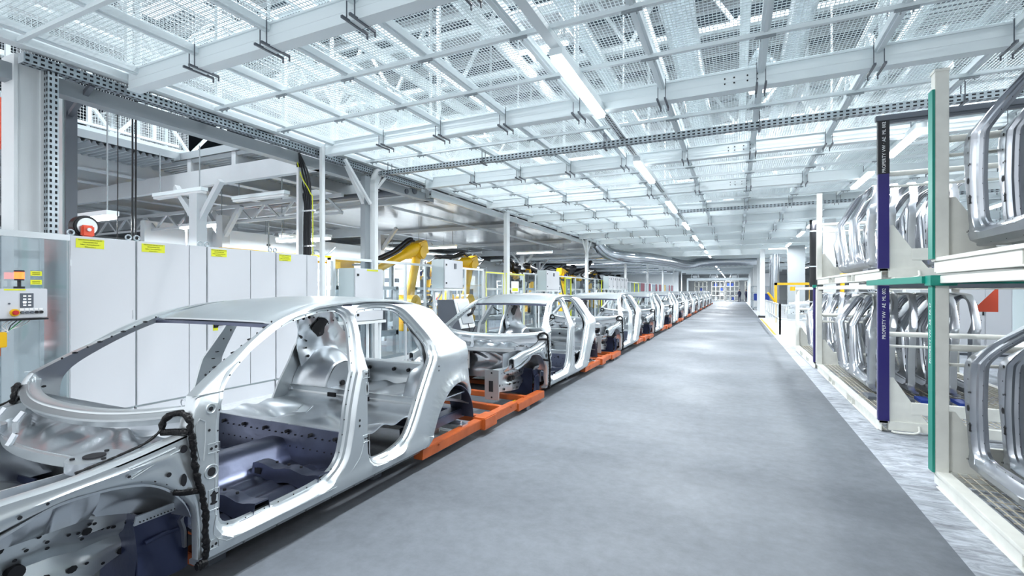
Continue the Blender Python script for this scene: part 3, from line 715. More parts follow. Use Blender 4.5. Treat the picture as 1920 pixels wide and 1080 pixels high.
# Y-braced column and further ones
column(-6.62, 7.40, .12, .16, 0, 3.85, M['grey'])
struct(MB().prism([(7.46, 0), (7.56, 0), (7.56, 3.7), (7.68, 3.9), (7.68, 4.02), (7.56, 4.02), (7.46, 3.72)], 'x', -6.58, -6.44).build('column', M['white'], bev=.004))
struct(MB().bar((-6.62, 7.38, 3.3), (-6.6, 6.85, 4.0), .07, .10).bar((-6.5, 7.40, 3.3), (-6.48, 6.7, 4.0), .05, .05).bar((-6.62, 7.4, 3.35), (-6.6, 8.0, 4.0), .06, .06).build('column_brace', M['white']))
for y in (13.6, 22.5, 31.5, 40, 49, 58, 67): column(-6.5, y, .12, .20, 0, 4.05, M['white'])
for y in (22.5, 31.5, 40, 49): struct(MB().bar((-6.5, y+.1, 3.4), (-6.5, y+.7, 4.0), .06, .06).bar((-6.5, y-.1, 3.4), (-6.5, y-.7, 4.0), .06, .06).build('column_brace', M['white']))
for k, (x, y) in enumerate(((-7.35, 3.55), (-7.35, 3.72), (-7.35, 3.76))):
    tag(MB().tube([(x, y, 2.2), (x+.01, y, 3.2), (x, y, 8.7)], .011 if k else .006, 8).build('hanging_cable', M['black']), ['thin grey-black cable hanging singly behind the nearest cabinets', 'thick black cable, near one of the hanging pair behind cabinets', 'thick black cable, far one of the hanging pair behind cabinets'][k], 'cable', 'cables hanging behind the cabinets')

# ------------------------------------------------------------------ operator panel at the very left
t = thing('operator_control_box', 'small grey operator panel box with red emergency button at the left edge', 'control panel', (-6.2, 2.18, 1.34))
MB().box(-.16, .10, -.20, .18, 0, .28).build('housing', M['cab'], t, bev=.006)
MB().cyl((.11, -.06, .055), .034, .02, 'x', 24).build('button_collar', M['yellow'], t)
MB().cyl((.13, -.06, .055), .021, .03, 'x', 24).build('emergency_button', M['red'], t, bev=.004)
kp = MB().box(.10, .105, -.02, .075, .10, .235).build('keypad', M['dgrey'], t)
for r in range(4):
    for c_ in range(2): MB().box(.105, .108, .0+.035*c_, .022+.035*c_, .115+.029*r, .129+.029*r).build('key', M['btn'] if (r, c_) != (1, 0) else M['tube'], kp)
for k in range(5):
    MB().box(.10, .104, -.02+.034*k, .006+.034*k, .072, .092).build('button_tag', M['btn'], t)
    MB().cyl((.112, -.007+.034*k, .055), .013, .022, 'x', 12).build('push_button', M['black'] if k > 2 else M['dgrey'], t)
MB().cyl((.104, -.095, .14), .008, .008, 'x', 12).build('key_switch', M['dgrey'], t)
MB().box(.10, .102, -.13, .02, .262, .276).build('warning_label', M['lime'], t)
MB().box(-.2, .12, -.22, .18, -.02, -.005).build('shelf_bracket', M['black'], t)
t = thing('signal_beacon', 'orange rotating beacon glowing on top of the operator panel', 'beacon', (-6.2, 2.19, 1.62))
MB().cyl((0, 0, .01), .04, .02, 'z', 16).cyl((0, 0, .05), .014, .07, 'z', 12).cyl((0, 0, .085), .035, .015, 'z', 20).build('base', M['black'], t)
MB().cyl((0, 0, .125), .036, .065, 'z', 24).build('lens', M['amber'], t)
MB().cyl((0, 0, .166), .037, .016, 'z', 24).build('cap', M['black'], t)
t = thing('label_holder', 'clear plate with two yellow labels beside the orange beacon', 'sign', (-6.2, 2.27, 1.64))
MB().box(-.004, 0, 0, .09, -.01, .16).build('plate', M['acryl'], t)
for z_ in (.02, .105):
    l_ = MB().box(.001, .003, .0, .085, z_, z_+.045).build('label', M['lime'], t)
    for j in range(2): MB().box(.003, .004, .012, .072, z_+.012+.014*j, z_+.017+.014*j).build('lettering', M['ink'], l_)
t = thing('wire_loom', 'bundle of thin wires drooping from beneath the operator panel', 'wires', (-6.2, 2.18, 1.33))
for k in range(6): MB().tube(catmull([(0, .10-.03*k, 0), (0, .04-.03*k, -.06), (-.02, -.06, -.10-.004*k), (-.04, -.1, -.11)], False, .03), .004, 6).build('wire', M['green'] if k == 2 else (M['black'] if k == 3 else M['btn']), t)
t = thing('safety_switch', 'yellow safety switch box on the aluminium post at the left edge', 'switch', (-6.1, 2.0, 1.0))
MB().box(-.03, .04, -.02, .06, .08, .22).build('switch_box', M['yellow'], t, bev=.006)
MB().box(-.03, .03, -.06, .02, 0, .16).build('switch_bracket', M['orange'], t, bev=.004)
MB().box(.0, .05, -.06, -.02, .17, .21).build('plug', M['black'], t)
t = thing('machine_guard_post', 'twin aluminium guard posts with glazed panel left of the big column', 'guard frame', (-6.3, 1.95, 0))
for dy in (-.02, .04): MB().box(-.03, .03, dy, dy+.045, 0, 2.2).build('post', M['alu'], t)
MB().box(-.02, .02, .08, .66, 2.12, 2.18).build('top_rail', M['alu'], t)
MB().box(-.005, .0, .1, .64, .1, 2.12).build('pane', M['acryl'], t)
t = thing('storage_bin_tower', 'dark red box stack seen behind the glazed guard at the left edge', 'boxes', (-7.6, 2.2, 0))
MB().box(-.3, .3, -.3, .3, 1.95, 2.25).build('upper_box', M['redor'], t)
MB().box(-.3, .3, -.3, .3, .9, 1.5).build('lower_box', M['redor'], t)
MB().box(-.32, -.28, -.3, .3, 0, 2.3).box(.28, .32, -.3, .3, 0, 2.3).build('frame', M['grey'], t)
tag(MB().box(-9.6, -8.6, 1.8, 3.0, 3.5, 4.1).build('orange_duct_cover', M['redor'], bev=.02), 'orange-red casing high up behind the left column', 'casing')

# ------------------------------------------------------------------ safety fence along the robot cells
t = thing('safety_fence', 'aluminium framed clear safety fence along the robot cells', 'fence', (-6.5, 6.44, 0))
FY = [6.44, 7.45, 8.5, 9.23, 10.2, 11.04, 12.02]
FY2 = [14.95, 16, 17.1, 18.3, 19.5, 20.7, 22.3, 24, 26, 28, 30, 33, 36, 39, 42, 46, 50, 54, 58]
for run in (FY, FY2):
    for y in run: MB().box(-.025, .025, y-6.44-.025, y-6.44+.025, 0, 2.2).build('post', M['alu'], t)
    a, c = run[0]-6.44, run[-1]-6.44
    MB().box(-.022, .022, a, c, 2.16, 2.21).build('top_rail', M['alu'], t)
    MB().box(-.022, .022, a, c, .12, .2).build('bottom_rail', M['alu'], t)
    for y, y2 in zip(run, run[1:]): MB().box(-.003, .003, y-6.44+.03, y2-6.44-.03, .2, 2.15).build('pane', M['acryl'], t)
for i, (y0, y1) in enumerate(((12.1, 13.3), (13.42, 14.85))):
    g = thing('fence_gate', ['yellow-edged clear gate in the safety fence, nearer leaf', 'yellow-edged clear gate in the safety fence, farther leaf with warning sign'][i], 'gate', (-6.47, y0, 0), group='yellow gates in the fence')
    W = y1-y0
    MB().box(-.03, .02, 0, .05, .05, 2.15).box(-.03, .02, W-.05, W, .05, 2.15).box(-.03, .02, .05, W-.05, 2.10, 2.15).box(-.03, .02, .05, W-.05, .05, .12).build('frame', M['alu'], g)
    MB().box(.02, .026, .01, .04, .05, 2.15).box(.02, .026, W-.04, W-.01, .05, 2.15).box(.02, .026, .04, W-.04, 2.11, 2.14).build('yellow_edge', M['lime'], g)
    MB().box(-.003, .003, .05, W-.05, .1, 2.1).build('pane', M['acryl'], g)
    if i: MB().box(.005, .012, W*.3, W*.7, 1.55, 1.9).build('warning_sign', M['btn'], g); MB().box(.012, .015, W*.35, W*.65, 1.58, 1.68).build('sign_stripe', M['lime'], g)
    MB().box(.03, .09, W-.14, W-.06, 1.2, 1.36).build('latch', M['black'], g)
for i, (y0, y1) in enumerate(((19.0, 19.8), (25, 26.4), (34, 35.6))):
    g = thing('fence_gate', ['small yellow door frame farther along the fence behind the third car', 'yellow door frame far along the fence', 'yellow door frame at the distant end of the fence'][i], 'gate', (-6.42, y0, 0), group='yellow gates in the fence')
    W = y1-y0; MB().box(-.02, .03, 0, .05, .05, 2.15).box(-.02, .03, W-.05, W, .05, 2.15).box(-.02, .03, .05, W-.05, 2.10, 2.15).build('frame', M['lime'], g)
    MB().box(-.01, .01, .07, W-.07, .1, 2.08).build('panel', M['dgrey'] if i == 1 else M['acryl'], g)

# ------------------------------------------------------------------ control boxes, console
def cbox(label, x0, x1, y0, y1, z0, z1, stand=True, lime=False):
    t = thing('control_box', label, 'control box', (x0, y0, 0), group='control boxes on the fence')
    MB().box(0, x1-x0-.03, 0, y1-y0, z0, z1).build('housing', M['cabs'], t, bev=.006)
    MB().box(x1-x0-.028, x1-x0, .01, y1-y0-.01, z0+.01, z1-.01).build('door', M['cab'], t, bev=.005)
    for zz in (z0+.12, z1-.12): MB().box(x1-x0, x1-x0+.012, .05, .09, zz-.02, zz+.02).build('door_lock', M['black'], t)
    if lime: MB().box(x1-x0, x1-x0+.002, .3, .6, z1-.045, z1-.015).build('warning_label', M['lime'], t)
    else: MB().box(x1-x0, x1-x0+.015, (y1-y0)*.5, (y1-y0)*.6, z1-.2, z1-.08).build('rotary_switch', M['dgrey'], t)
    if stand:
        f = MB()
        for yy in (.02, y1-y0-.06): f.box(.02, .06, yy, yy+.04, 0, z0); f.box(x1-x0-.08, x1-x0-.04, yy, yy+.04, 0, z0)
        f.box(-.05, x1-x0+.02, -.05, y1-y0+.05, z0-.05, z0).bar((.04, .05, z0-.4), (.04, .4, z0-.05), .03, .03)
        f.build('stand', M['white'], t)
cbox('white control box with yellow label on the fence right of the cabinets', -6.44, -6.05, 6.5, 7.25, 1.05, 2.0, True, True)
cbox('white control box on a stand in front of the yellow robot', -6.2, -5.85, 9.05, 9.85, 1.65, 2.3)
cbox('small white control box farther along the fence above the second car', -6.2, -5.85, 15.4, 16.7, 1.62, 2.3)
for k in range(5): cbox(f'grey-white control box of the far row, {NUM[k]} from the near end', -6.2, -5.9, 24.5+k*.95, 25.35+k*.95, 1.7, 2.35)
t = thing('operator_console', 'dark grey operator console with tilted screen beside the second car', 'console', (-5.05, 8.2, 0))
MB().prism([(-.30, 0), (.20, 0), (.25, .9), (.08, 1.42), (-.30, 1.42)], 'y', -.2, .3).build('housing', M['dgrey'], t, bev=.01)
MB().prism([(.26, .86), (.285, .87), (.11, 1.44), (.09, 1.42)], 'y', -.21, .31).build('screen_frame', M['white'], t)
MB().prism([(.262+.01, .95), (.28, .96), (.135, 1.385), (.12, 1.37)], 'y', -.16, .26).build('screen', M['screen'], t)
MB().tube([(.2, .1, 1.1), (.3, .12, 1.15), (.32, .2, 1.28)], .03, 8).tube(catmull([(.2, .1, 1.1), (.33, 0, .8), (.25, .1, .6), (.34, .2, .9)], False, .05), .008, 6).build('scanner', M['black'], t)

# ------------------------------------------------------------------ robots
def robot(label, loc, rz, elbow=(-.45, 2.65), wrist=(1.6, 2.0), s=1., dress=False):
    t = thing('welding_robot', label, 'robot', loc, rz, group='yellow robots')
    t.scale = (s, s, s)
    sh = Vector((0, 0, 1.25)); el = Vector((elbow[0], 0, elbow[1])); wr = Vector((wrist[0], 0, wrist[1]))
    MB().box(-.4, .4, -.4, .4, 0, .55).build('pedestal', M['grey'], t, bev=.01)
    MB().cyl((0, 0, .65), .36, .2, 'z', 32).cyl((0, 0, .85), .30, .2, 'z', 32).box(-.25, .25, -.28, .22, .85, 1.25).build('base', M['yellow'], t, bev=.02)
    j = MB().cyl((0, 0, 1.25), .24, .5, 'y', 32); 
    for k in range(14): j.cyl((.2*math.cos(k*2*PI/14), -.26, 1.25+.2*math.sin(k*2*PI/14)), .018, .02, 'y', 8, 1)
    j.build('shoulder_joint', [M['yellow'], M['black']], t)
    MB().cyl((0, -.33, 1.25), .11, .16, 'y', 20).build('shoulder_motor', M['red'], t, bev=.02)
    b = MB(); d = (el-sh).normalized(); n = Vector((-d.z, 0, d.x))
    b.grid(lambda u, v: sh+(el-sh)*v+n*((.19-.06*math.sin(v*PI)-.03*v)*math.cos(u*2*PI))+Vector((0, 1, 0))*(.11*math.sin(u*2*PI)), 20, 10)
    b.build('lower_arm', M['yellow'], t)
    MB().cyl(el, .19, .40, 'y', 28).cb(el+Vector((-.10, 0, .12)), (.42, .34, .38), rot=Matrix.Rotation(.3, 3, 'Y')).build('elbow_housing', M['yellow'], t, bev=.03)
    MB().cyl(el+Vector((.02, -.24, -.06)), .10, .12, 'y', 20).build('elbow_motor', M['navy'], t, bev=.01)
    f = MB(); q = wr-el; f.tube([el+q*.05+Vector((0, 0, .12)), el+q*.25+Vector((0, 0, .10)), el+q*.3+Vector((0, 0, .08)), el+q*.95, wr], [.17, .16, .11, .085, .09], 20)
    f.build('forearm', M['yellow'], t)
    MB().cyl(wr, .09, .22, 'y', 20).tube([wr, wr+q.normalized()*.25], .06, 14).build('wrist', M['yellow'], t)
    hz = catmull([tuple(el+Vector((.15, -.1, .35))), tuple(el+q*.2+Vector((0, -.05, .42))), tuple(el+q*.5+Vector((0, -.05, .28))), tuple(el+q*.95+Vector((0, 0, .26)))], False, .1)
    MB().tube(hz, .055, 10).tube([(x, y+.09, z-.05) for x, y, z in hz], .03, 8).build('hose_pack', M['black'], t)
    c = wr+q.normalized()*.25
    MB().bar(c, c+Vector((.1, 0, -.5)), .12, .12).bar(c+Vector((-.1, -.3, -.45)), c+Vector((.3, .3, -.45)), .08, .08).tube([c+Vector((.3, .3, -.45)), c+Vector((.5, .35, -.2))], .03, 8).build('gripper', M['dgrey'], t)
    if dress:
        RR = random.Random(len(label))
        for q in range(8):
            a_ = el+Vector((RR.uniform(-.5, .8), RR.uniform(-.4, .4), RR.uniform(-.2, .4))); P_ = [tuple(a_)]
            for _ in range(3): a_ = a_+Vector((RR.uniform(-.1, .7), RR.uniform(-.3, .3), RR.uniform(-.35, .3))); P_.append(tuple(a_))
            MB().tube(catmull(P_, False, .08), RR.choice((.05, .08, .11)), 10).build('dress_hose', M['black'], t)
    MB().tube(catmull([(-.1, -.3, .9), (-.45, -.3, 1.3), (-.6, -.2, 2.0), tuple(el+Vector((-.3, -.1, -.1)))], False, .1), .035, 8).build('supply_hose', M['black'], t)
    return t
robot('yellow robot arm rising above the fence beside the Y-braced column', (-7.9, 10.45, 0), -PI/2+.05)
robot('yellow robot, second beyond the fence with raised head', (-8.6, 14.6, 0), -PI/2-.1, (-.3, 2.5), (1.7, 2.45))
robot('yellow robot seen low behind the pole at the cabinets end', (-9.9, 14.2, 0), -PI/2+.5, (-.3, 2.4), (1.3, 2.1), .95)
robot('yellow robot with black hoses left of the third white column', (-8.6, 20.6, 0), -PI/2+.3, (-.2, 2.3), (1.3, 2.45), dress=True)
robot('yellow robot with black hoses right of the third white column', (-8.0, 23.6, 0), PI/2-.3, (-.2, 2.4), (1.3, 2.2), dress=True)
robot('yellow and black robot far down the cells', (-8.0, 28.5, 0), -PI/2+.5, (-.2, 2.4), (1.2, 2.5), dress=True)
robot('robot wrapped in black hoses behind the small farther control box', (-8.3, 17.9, 0), -PI/2+.2, (-.2, 2.1), (1.0, 2.3), dress=True)
robot('yellow robot leaning forward behind the yellow gates', (-10.6, 16.5, 0), -PI/2, (-.4, 2.2), (1.4, 1.6))

# ------------------------------------------------------------------ machinery in the cells
def fixture(label, x, y, seed, h=1.7, m2='steel2'):
    R = random.Random(seed); t = thing('welding_fixture', label, 'machine', (x, y, 0), group='machinery in the robot cells')
    MB().box(-.7, .7, -1.1, 1.1, 0, .12).box(-.6, .6, -1.0, 1.0, .55, .68).build('table', M['grey'], t, bev=.01)
    f = MB()
    for sx in (-.55, .55):
        for sy in (-.95, .95): f.box(sx-.05, sx+.05, sy-.05, sy+.05, .12, h)
    f.box(-.6, .6, -.99, -.91, h-.08, h).box(-.6, .6, .91, .99, h-.08, h).box(.5, .6, -.95, .95, h-.08, h); f.build('frame', M['alu'], t)
    for k in range(7):
        b = MB(); px, py = R.uniform(-.5, .5), R.uniform(-.9, .9)
        b.box(px-.05, px+.05, py-.04, py+.04, .68, R.uniform(.9, 1.3)).cyl((px, py, R.uniform(1.2, 1.5)), .05, .25, R.choice('xyz'), 12)
        b.bar((px, py, 1.1), (px+R.uniform(-.3, .3), py+R.uniform(-.3, .3), 1.45), .05, .04); b.build('clamp_unit', M[R.choice(('steel2', 'grey', 'black', 'steel', 'dgrey'))], t)
    for k in range(5):
        p = Vector((R.uniform(-.5, .5), R.uniform(-.9, .9), R.uniform(.7, 1.4))); P = [p]
        for _ in range(4): P.append(P[-1]+Vector((R.uniform(-.3, .3), R.uniform(-.4, .4), R.uniform(-.1, .35))))
        MB().tube(catmull([tuple(q) for q in P], False, .06), .022, 8).build('hose', M[R.choice(('black', 'duct2', 'dgrey'))], t)
    MB().grid(lambda u, v: (lerp(-.5, .5, u), lerp(-.8, .8, v), 1.2+.1*math.sin(u*9)*math.sin(v*7)), 16, 20, thick=(0, 0, .01)).build('pressed_part', M['steel2'], t)
for k, (x, y, l_) in enumerate(((-7.9, 8.3, 'silver welding fixture behind the first fence panes'), (-8.9, 12.3, 'welding fixture behind the control box on a stand'), (-7.7, 16.5, 'welding fixture behind the second car roof'),
                    (-7.7, 19.0, 'welding fixture left of the third column'), (-7.9, 25.5, 'welding fixture beyond the third column'), (-8.0, 31, 'welding fixture in the distant cells'), (-8.4, 6.0, 'welding fixture standing deep behind the black cables'), (-8, 36, 'last welding fixture of the distant cells'))):
    fixture(l_, x, y, k+11)
# deep background of the left hall: rows of steel frames, rails, lamps
t = thing('yellow_gantry', 'yellow overhead gantry rails behind the white cabinets', 'gantry', (-10.5, 5.5, 0))
for q in ((-.5, 0), (-1.5, 1.0), (.5, .6)): MB().bar((q[0], .6+q[1], 2.5), (q[0]+.2, 7+q[1], 2.5), .05, .06).build('rail', M['yellow'], t)
for y in (1, 4, 6.5): MB().box(-1.6, -1.5, y, y+.1, 0, 2.47).box(.7, .8, y, y+.1, 0, 2.47).box(-1.6, .8, y, y+.1, 2.41, 2.47).build('portal', M['grey'], t)
MB().box(-1.2, -.8, 6, 6.6, 2.3, 2.62).build('trolley', M['yellow'], t)
t = thing('overhead_rail', 'red overhead rail deep behind the cabinets', 'rail', (-13.3, 7.5, 0))
MB().bar((0, 0, 2.75), (0, 3.5, 2.75), .05, .07).build('rail', M['red'], t)
for y in (.5, 3): MB().bar((0, y, 2.78), (0, y, 4.45), .03, .03).build('hanger', M['grey'], t)
R = random.Random(21)
for k in range(16):
    x, y = R.uniform(-15, -11.5), 13.5+k*2.6
    t = thing('equipment_rack', f'grey and white equipment rack in the deep left hall, {(NUM+["thirteenth","fourteenth","fifteenth","sixteenth"])[k]} going away', 'rack', (x, y, 0), R.uniform(-.1, .1), group='equipment racks in the left hall')
    h = R.uniform(2.2, 3.2)
    f = MB()
    for sx in (-.8, .8):
        for sy in (-.4, .4): f.box(sx-.04, sx+.04, sy-.04, sy+.04, 0, h)
    for zz in (.5, 1.2, 1.9, h-.05): f.box(-.8, .8, -.4, .4, zz, zz+.04)
    f.build('frame', M['white' if k % 2 else 'grey'], t)
    for q in range(7):
        a = R.uniform(-.7, .4); zz = R.choice((.54, 1.24, 1.94)); MB().box(a, a+R.uniform(.15, .4), -.35, .35, zz, zz+R.uniform(.15, .5)).build('case', M[R.choice(('white', 'white', 'grey', 'galv', 'dgrey', 'cab', 'redor' if q == 3 else 'white'))], t)
    MB().tube(catmull([(-.7, 0, h), (-.2, .1, h+.3), (.4, 0, h+.1), (.8, .1, h+.4)], False, .1), .04, 8).build('hose', M['black' if k % 3 else 'duct2'], t)

# ------------------------------------------------------------------ mezzanine of the left hall
struct(MB().box(-30, -11, 2.5, 6.5, 4.45, 4.6).box(-30, -6.7, 6.5, 9.7, 4.45, 4.6).box(-30, -12.5, 9.7, 60, 4.45, 4.6).build('ceiling_mezzanine', M['deck']))
for k in range(11): struct(MB().box(-7.9-k*1.45, -7.78-k*1.45, 3.2 if k > 2 else 6.52, 40, 4.12, 4.45).box(-7.95-k*1.45, -7.73-k*1.45, 3.2 if k > 2 else 6.52, 40, 4.10, 4.13).build('beam_mezzanine', M['beamg']))
def corr(x0, x1, y0, y1, z, name, m, pitch=.12, amp=.03):
    n = int((y1-y0)/pitch*4); return struct(MB().grid(lambda u, v: (lerp(x0, x1, u), lerp(y0, y1, v), z+amp*(1 if int(v*n) % 4 < 2 else -1)), 1, n).build(name, m, smooth=False))
corr(-30, -11, 3.0, 6.4, 4.40, 'ceiling_deck', M['deck']); corr(-30, -7, 6.5, 9.7, 4.40, 'ceiling_deck', M['deck'])
for y in (6.45, 9.8, 15, 21, 27, 33): struct(MB().box(-30, -6.8, y-.06, y+.06, 3.78, 4.12).build('beam_cross', M['beamg']))
for y in (8.2, 12.5, 17.5, 24, 30):                       # castellated truss under the mezzanine
    e = -8 if y < 9 else -13; b = MB().bar((-24, y, 3.35), (e, y, 3.35), .06, .06).bar((-24, y, 3.75), (e, y, 3.75), .08, .08)
    for k in range(e+24): b.bar((-24+k, y, 3.35), (-23.5+k, y, 3.75), .04, .05).bar((-23.5+k, y, 3.75), (-23+k, y, 3.35), .04, .05)
    struct(b.build('beam_truss', M['beamg']))
for x, y in ((-9.6, 6.0), (-11.8, 8.0), (-11, 13), (-13, 18), (-15, 10), (-17, 14), (-10.5, 24), (-12, 30)):
    struct(MB().box(x-.12, x+.12, y-.1, y+.1, 0, 3.5).bar((x, y, 2.9), (x+.7, y, 3.7), .1, .1).bar((x, y, 2.9), (x-.7, y, 3.7), .1, .1).build('column', M['beamg']))
# dark glossy sheet ceiling over the cells
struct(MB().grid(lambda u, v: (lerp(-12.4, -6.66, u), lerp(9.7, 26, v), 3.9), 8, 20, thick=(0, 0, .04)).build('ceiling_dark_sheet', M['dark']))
struct(MB().box(-6.72, -6.64, 9.7, 26, 3.86, 4.0).box(-12.4, -6.7, 9.66, 9.72, 3.84, 4.02).bar((-12.2, 9.6, 3.97), (-6.8, 9.6, 3.97), .18, .12).build('trim_1', M['alu']))
struct(MB().tube([(-12, 9.2, 3.92), (-6.75, 9.2, 3.92)], .08, 14).tube([(-12, 8.7, 3.85), (-6.75, 8.9, 3.85)], .06, 14).build('pipe_ceiling', M['dgrey']))
slab('wall_partition', -15.4, -15.2, 8, 95, 0, 3.6, M['wall'])
slab('wall_far_left', -15.2, -7.2, 70, 70.2, 0, 4.2, M['wall'])
struct(MB().grid(lambda u, v: (lerp(-30, -6.66, u), lerp(26, 95, v), 4.3), 2, 20).build('ceiling_far_sheet', M['deck']))
for k in range(12):
    y = 27+k*3.0; struct(MB().tube([(-14, y, 3.5+.1*(k % 3)), (-6.8, y+.3, 3.6+.1*(k % 2))], .08+.03*(k % 2), 10).build('pipe_hall', M['duct' if k % 2 else 'white']))

# ------------------------------------------------------------------ mesh ceiling over the aisle (z = 4.1 m)
ZC = 4.1; X0, X1, Y0c, Y1c = -6.5, 9.0, .6, 32.8
b = MB()
x = X0
while x < X1: b.box(x-.0031, x+.0031, Y0c, Y1c, ZC+.083, ZC+.089); x += .036
y = Y0c
while y < Y1c: b.box(X0, X1, y-.0031, y+.0031, ZC+.089, ZC+.095); y += .048
struct(b.build('ceiling_mesh', M['wire'], smooth=False), 'wire mesh ceiling panels over the aisle')
BX = [-6.28+1.09*k for k in range(15)]
struct(MB().box(-6.5, 9, .6, .66, 4.05, 4.15).build('beam_edge', M['ceilp']))
for k, x in enumerate(BX):
    struct(MB().box(x-.042, x+.042, .6, 32.8, 4.105, 4.175).box(x-.015, x+.015, .6, 32.8, 4.09, 4.105).build('beam_longitudinal', M['ceilp'], smooth=False))
clampm = MB()
for sx in (-.045, .045): clampm.bar((sx, -.10, .28), (sx, -.10, -.03), .008, .008).bar((sx, .10, .28), (sx, .10, -.03), .008, .008).bar((sx, -.16, -.02), (sx, .16, -.02), .022, .022).bar((sx, .16, -.02), (sx, .16, -.07), .012, .012)
clampm = clampm.mesh('clamp', M['dgrey'], smooth=False)
clipm = MB().box(-.09, .09, -.012, .012, -.055, -.03).box(-.05, -.04, -.01, .01, -.08, -.03).box(.04, .05, -.01, .01, -.08, -.03).mesh('clip', M['grey'], smooth=False)
beamm = MB().box(-6.45, 9, -.055, .055, 3.96, 4.16).box(-6.45, 9, -.07, .07, 3.945, 3.965).box(-6.45, 9, -.07, .07, 4.155, 4.175).box(-6.45, 9, -.058, .058, 4.05, 4.056).mesh('beam_main', M['ceilp'], smooth=False)
purm = MB().box(-6.45, 9, -.022, .022, 4.065, 4.105).mesh('beam_purlin', M['ceilp'], smooth=False)
splice = MB()
for q in range(4):
    for s_ in (-.03, .03): splice.cyl((-.16+.1*q+(.02 if q > 1 else -.02), -.06, 4.06+s_), .009, .01, 'y', 8)
splice = splice.mesh('bolt_plate', M['hole'])
for k in range(10):
    y = 3.28+2.98*k
    o = struct(mobj('beam_main', beamm)); o.location = (0, y, 0)
    for x in BX[::1]:
        if k < 8 and -6 < x < 8.5: mobj('clamp', clampm, o, (x, 0, 3.965))
    if k < 4: mobj('bolt_plate', splice, o, (.06, 0, 0))
    for d in (1.0, 1.98):
        p = struct(mobj('beam_purlin', purm)); p.location = (0, y+d, 0)
        if k < 4:
            for x in BX: mobj('clip', clipm, p, (x, 0, 4.10))
for d in (1.28, 2.28): p = struct(mobj('beam_purlin', purm)); p.location = (0, d, 0)
perforated('cable_tray', (-6.9, 7.62, 3.93), (8.8, 7.62, 3.93), .10, .09, 'perforated cable tray crossing under the mesh ceiling, nearest crossing one', 'cable tray', .07)
perforated('cable_tray', (-1.6, 15.1, 3.95), (8.8, 15.1, 3.95), .10, .08, 'perforated cable tray crossing under the mesh ceiling farther along the aisle', 'cable tray', .09)
for x in (-6.2, -4.1, -1.9, .3, 2.5, 4.6): struct(MB().bar((x, 7.56, 3.87), (x, 7.56, 4.12), .01, .01).bar((x, 7.68, 3.87), (x, 7.68, 4.12), .01, .01).bar((x, 7.5, 3.87), (x, 7.74, 3.87), .03, .015).build('trim_hanger', M['dgrey']))
# lamps: a housing, a diffuser and the lamp's own light
def lamp(label, x, y, z, L, along='y', wd=.13, power=60, group='tube lamps over the aisle', light=True, name='tube_lamp', pale=False, hang=0):
    t = thing(name, label, 'lamp', (x, y, z), 0 if along == 'y' else -PI/2, group)
    MB().box(-wd/2, wd/2, 0, L, .0, .07).build('housing', M['ceilp'], t, smooth=False)
    MB().box(-wd/2+.008, wd/2-.008, .02, L-.02, -.05, .0).build('diffuser', M['paper' if pale else 'tube'], t, bev=.008)
    if hang:
        for q in (.15, L-.15): MB().box(-.008, .008, q-.008, q+.008, .07, hang-z).build('hanger_rod', M['grey'], t, smooth=False)
    if light:
        ld = bpy.data.lights.new('lamp_light', 'AREA'); ld.shape = 'RECTANGLE'; ld.size = wd; ld.size_y = L; ld.energy = power; ld.color = (.93, .97, 1)
        lo = bpy.data.objects.new('lamp_light', ld); COL.objects.link(lo); lo.parent = t; lo.location = (0, L/2, -.06)
    return t
lamp('added unseen tube lamp on the aisle rail beside the nearest car body', -1.62, .2, 3.93, 1.8, power=95)  # added out-of-view lamp that brightens the front of the nearest body
for k in range(8):
    lamp(f'bright tube lamp on the rail above the aisle, {NUM[k]} from the near end', -1.62, 4.5+4.3*k, 3.93, 1.8, power=95)
t = thing('lamp_rail', 'perforated rail carrying the row of tube lamps along the aisle', 'rail', (-1.62, 0, 4.02))
MB().box(-.05, .05, -.2, 36.5, -.02, .04).build('rail', M['ceilp'], t, smooth=False)
for k in range(8):
    a = 1.0 if k == 0 else 2.0+4.3*k
    q = MB()
    for j in range(int(2.4/.07)): q.box(-.03, -.01, a+j*.07, a+j*.07+.03, -.0225, -.0205).box(.01, .03, a+j*.07, a+j*.07+.03, -.0225, -.0205)
    q.build('slot_row', M['hole'], t, smooth=False)
for k, (y, L) in enumerate(((8.7, 1.6), (11.5, 1.6), (18.8, 1.8), (22.0, 1.8), (27, 1.8))):
    lamp(f'bright tube lamp above the racks, {NUM[k]} from the near end', 2.40, y, 3.93, L, power=100, group='tube lamps above the racks')
lamp('bright tube lamp lying crosswise above the railing', 1.6, 29.8, 3.9, 1.8, 'x', power=50, group='tube lamps above the racks')

# ------------------------------------------------------------------ upper hall: roof, trusses, ducts, hoses
b = MB()
for (xa, xb) in ((-40, -14.6), (-11.2, -5.5), (-4.2, 3.2), (4.6, 14)): b.box(xa, xb, -4, 95, 9.0, 9.1)
for (xa, xb) in ((-14.6, -11.2), (-5.5, -4.2), (3.2, 4.6)):
    y = -4
    while y < 95: b.box(xa, xb, y, y+3.6, 9.0, 9.1); y += 6.0
struct(b.build('roof', M['roofs'], smooth=False))
for k in range(34): struct(MB().box(-20, 13, -.5+k*1.25, -.42+k*1.25, 8.7, 9.0).build('beam_roof', M['beamg'], smooth=False))
def truss(p0, p1, h, n, r=.07, name='beam_truss', m='ceilp'):
    p0, p1 = Vector(p0), Vector(p1); up = Vector((0, 0, h)); b = MB().bar(p0, p1, r*1.6, r*1.6).bar(p0+up, p1+up, r*1.6, r*1.6)
    for i in range(n):
        a, c, e = p0.lerp(p1, i/n), p0.lerp(p1, (i+.5)/n)+up, p0.lerp(p1, (i+1)/n)
        b.bar(a, c, r, r).bar(c, e, r, r)
    return struct(b.build(name, M[m], smooth=False))
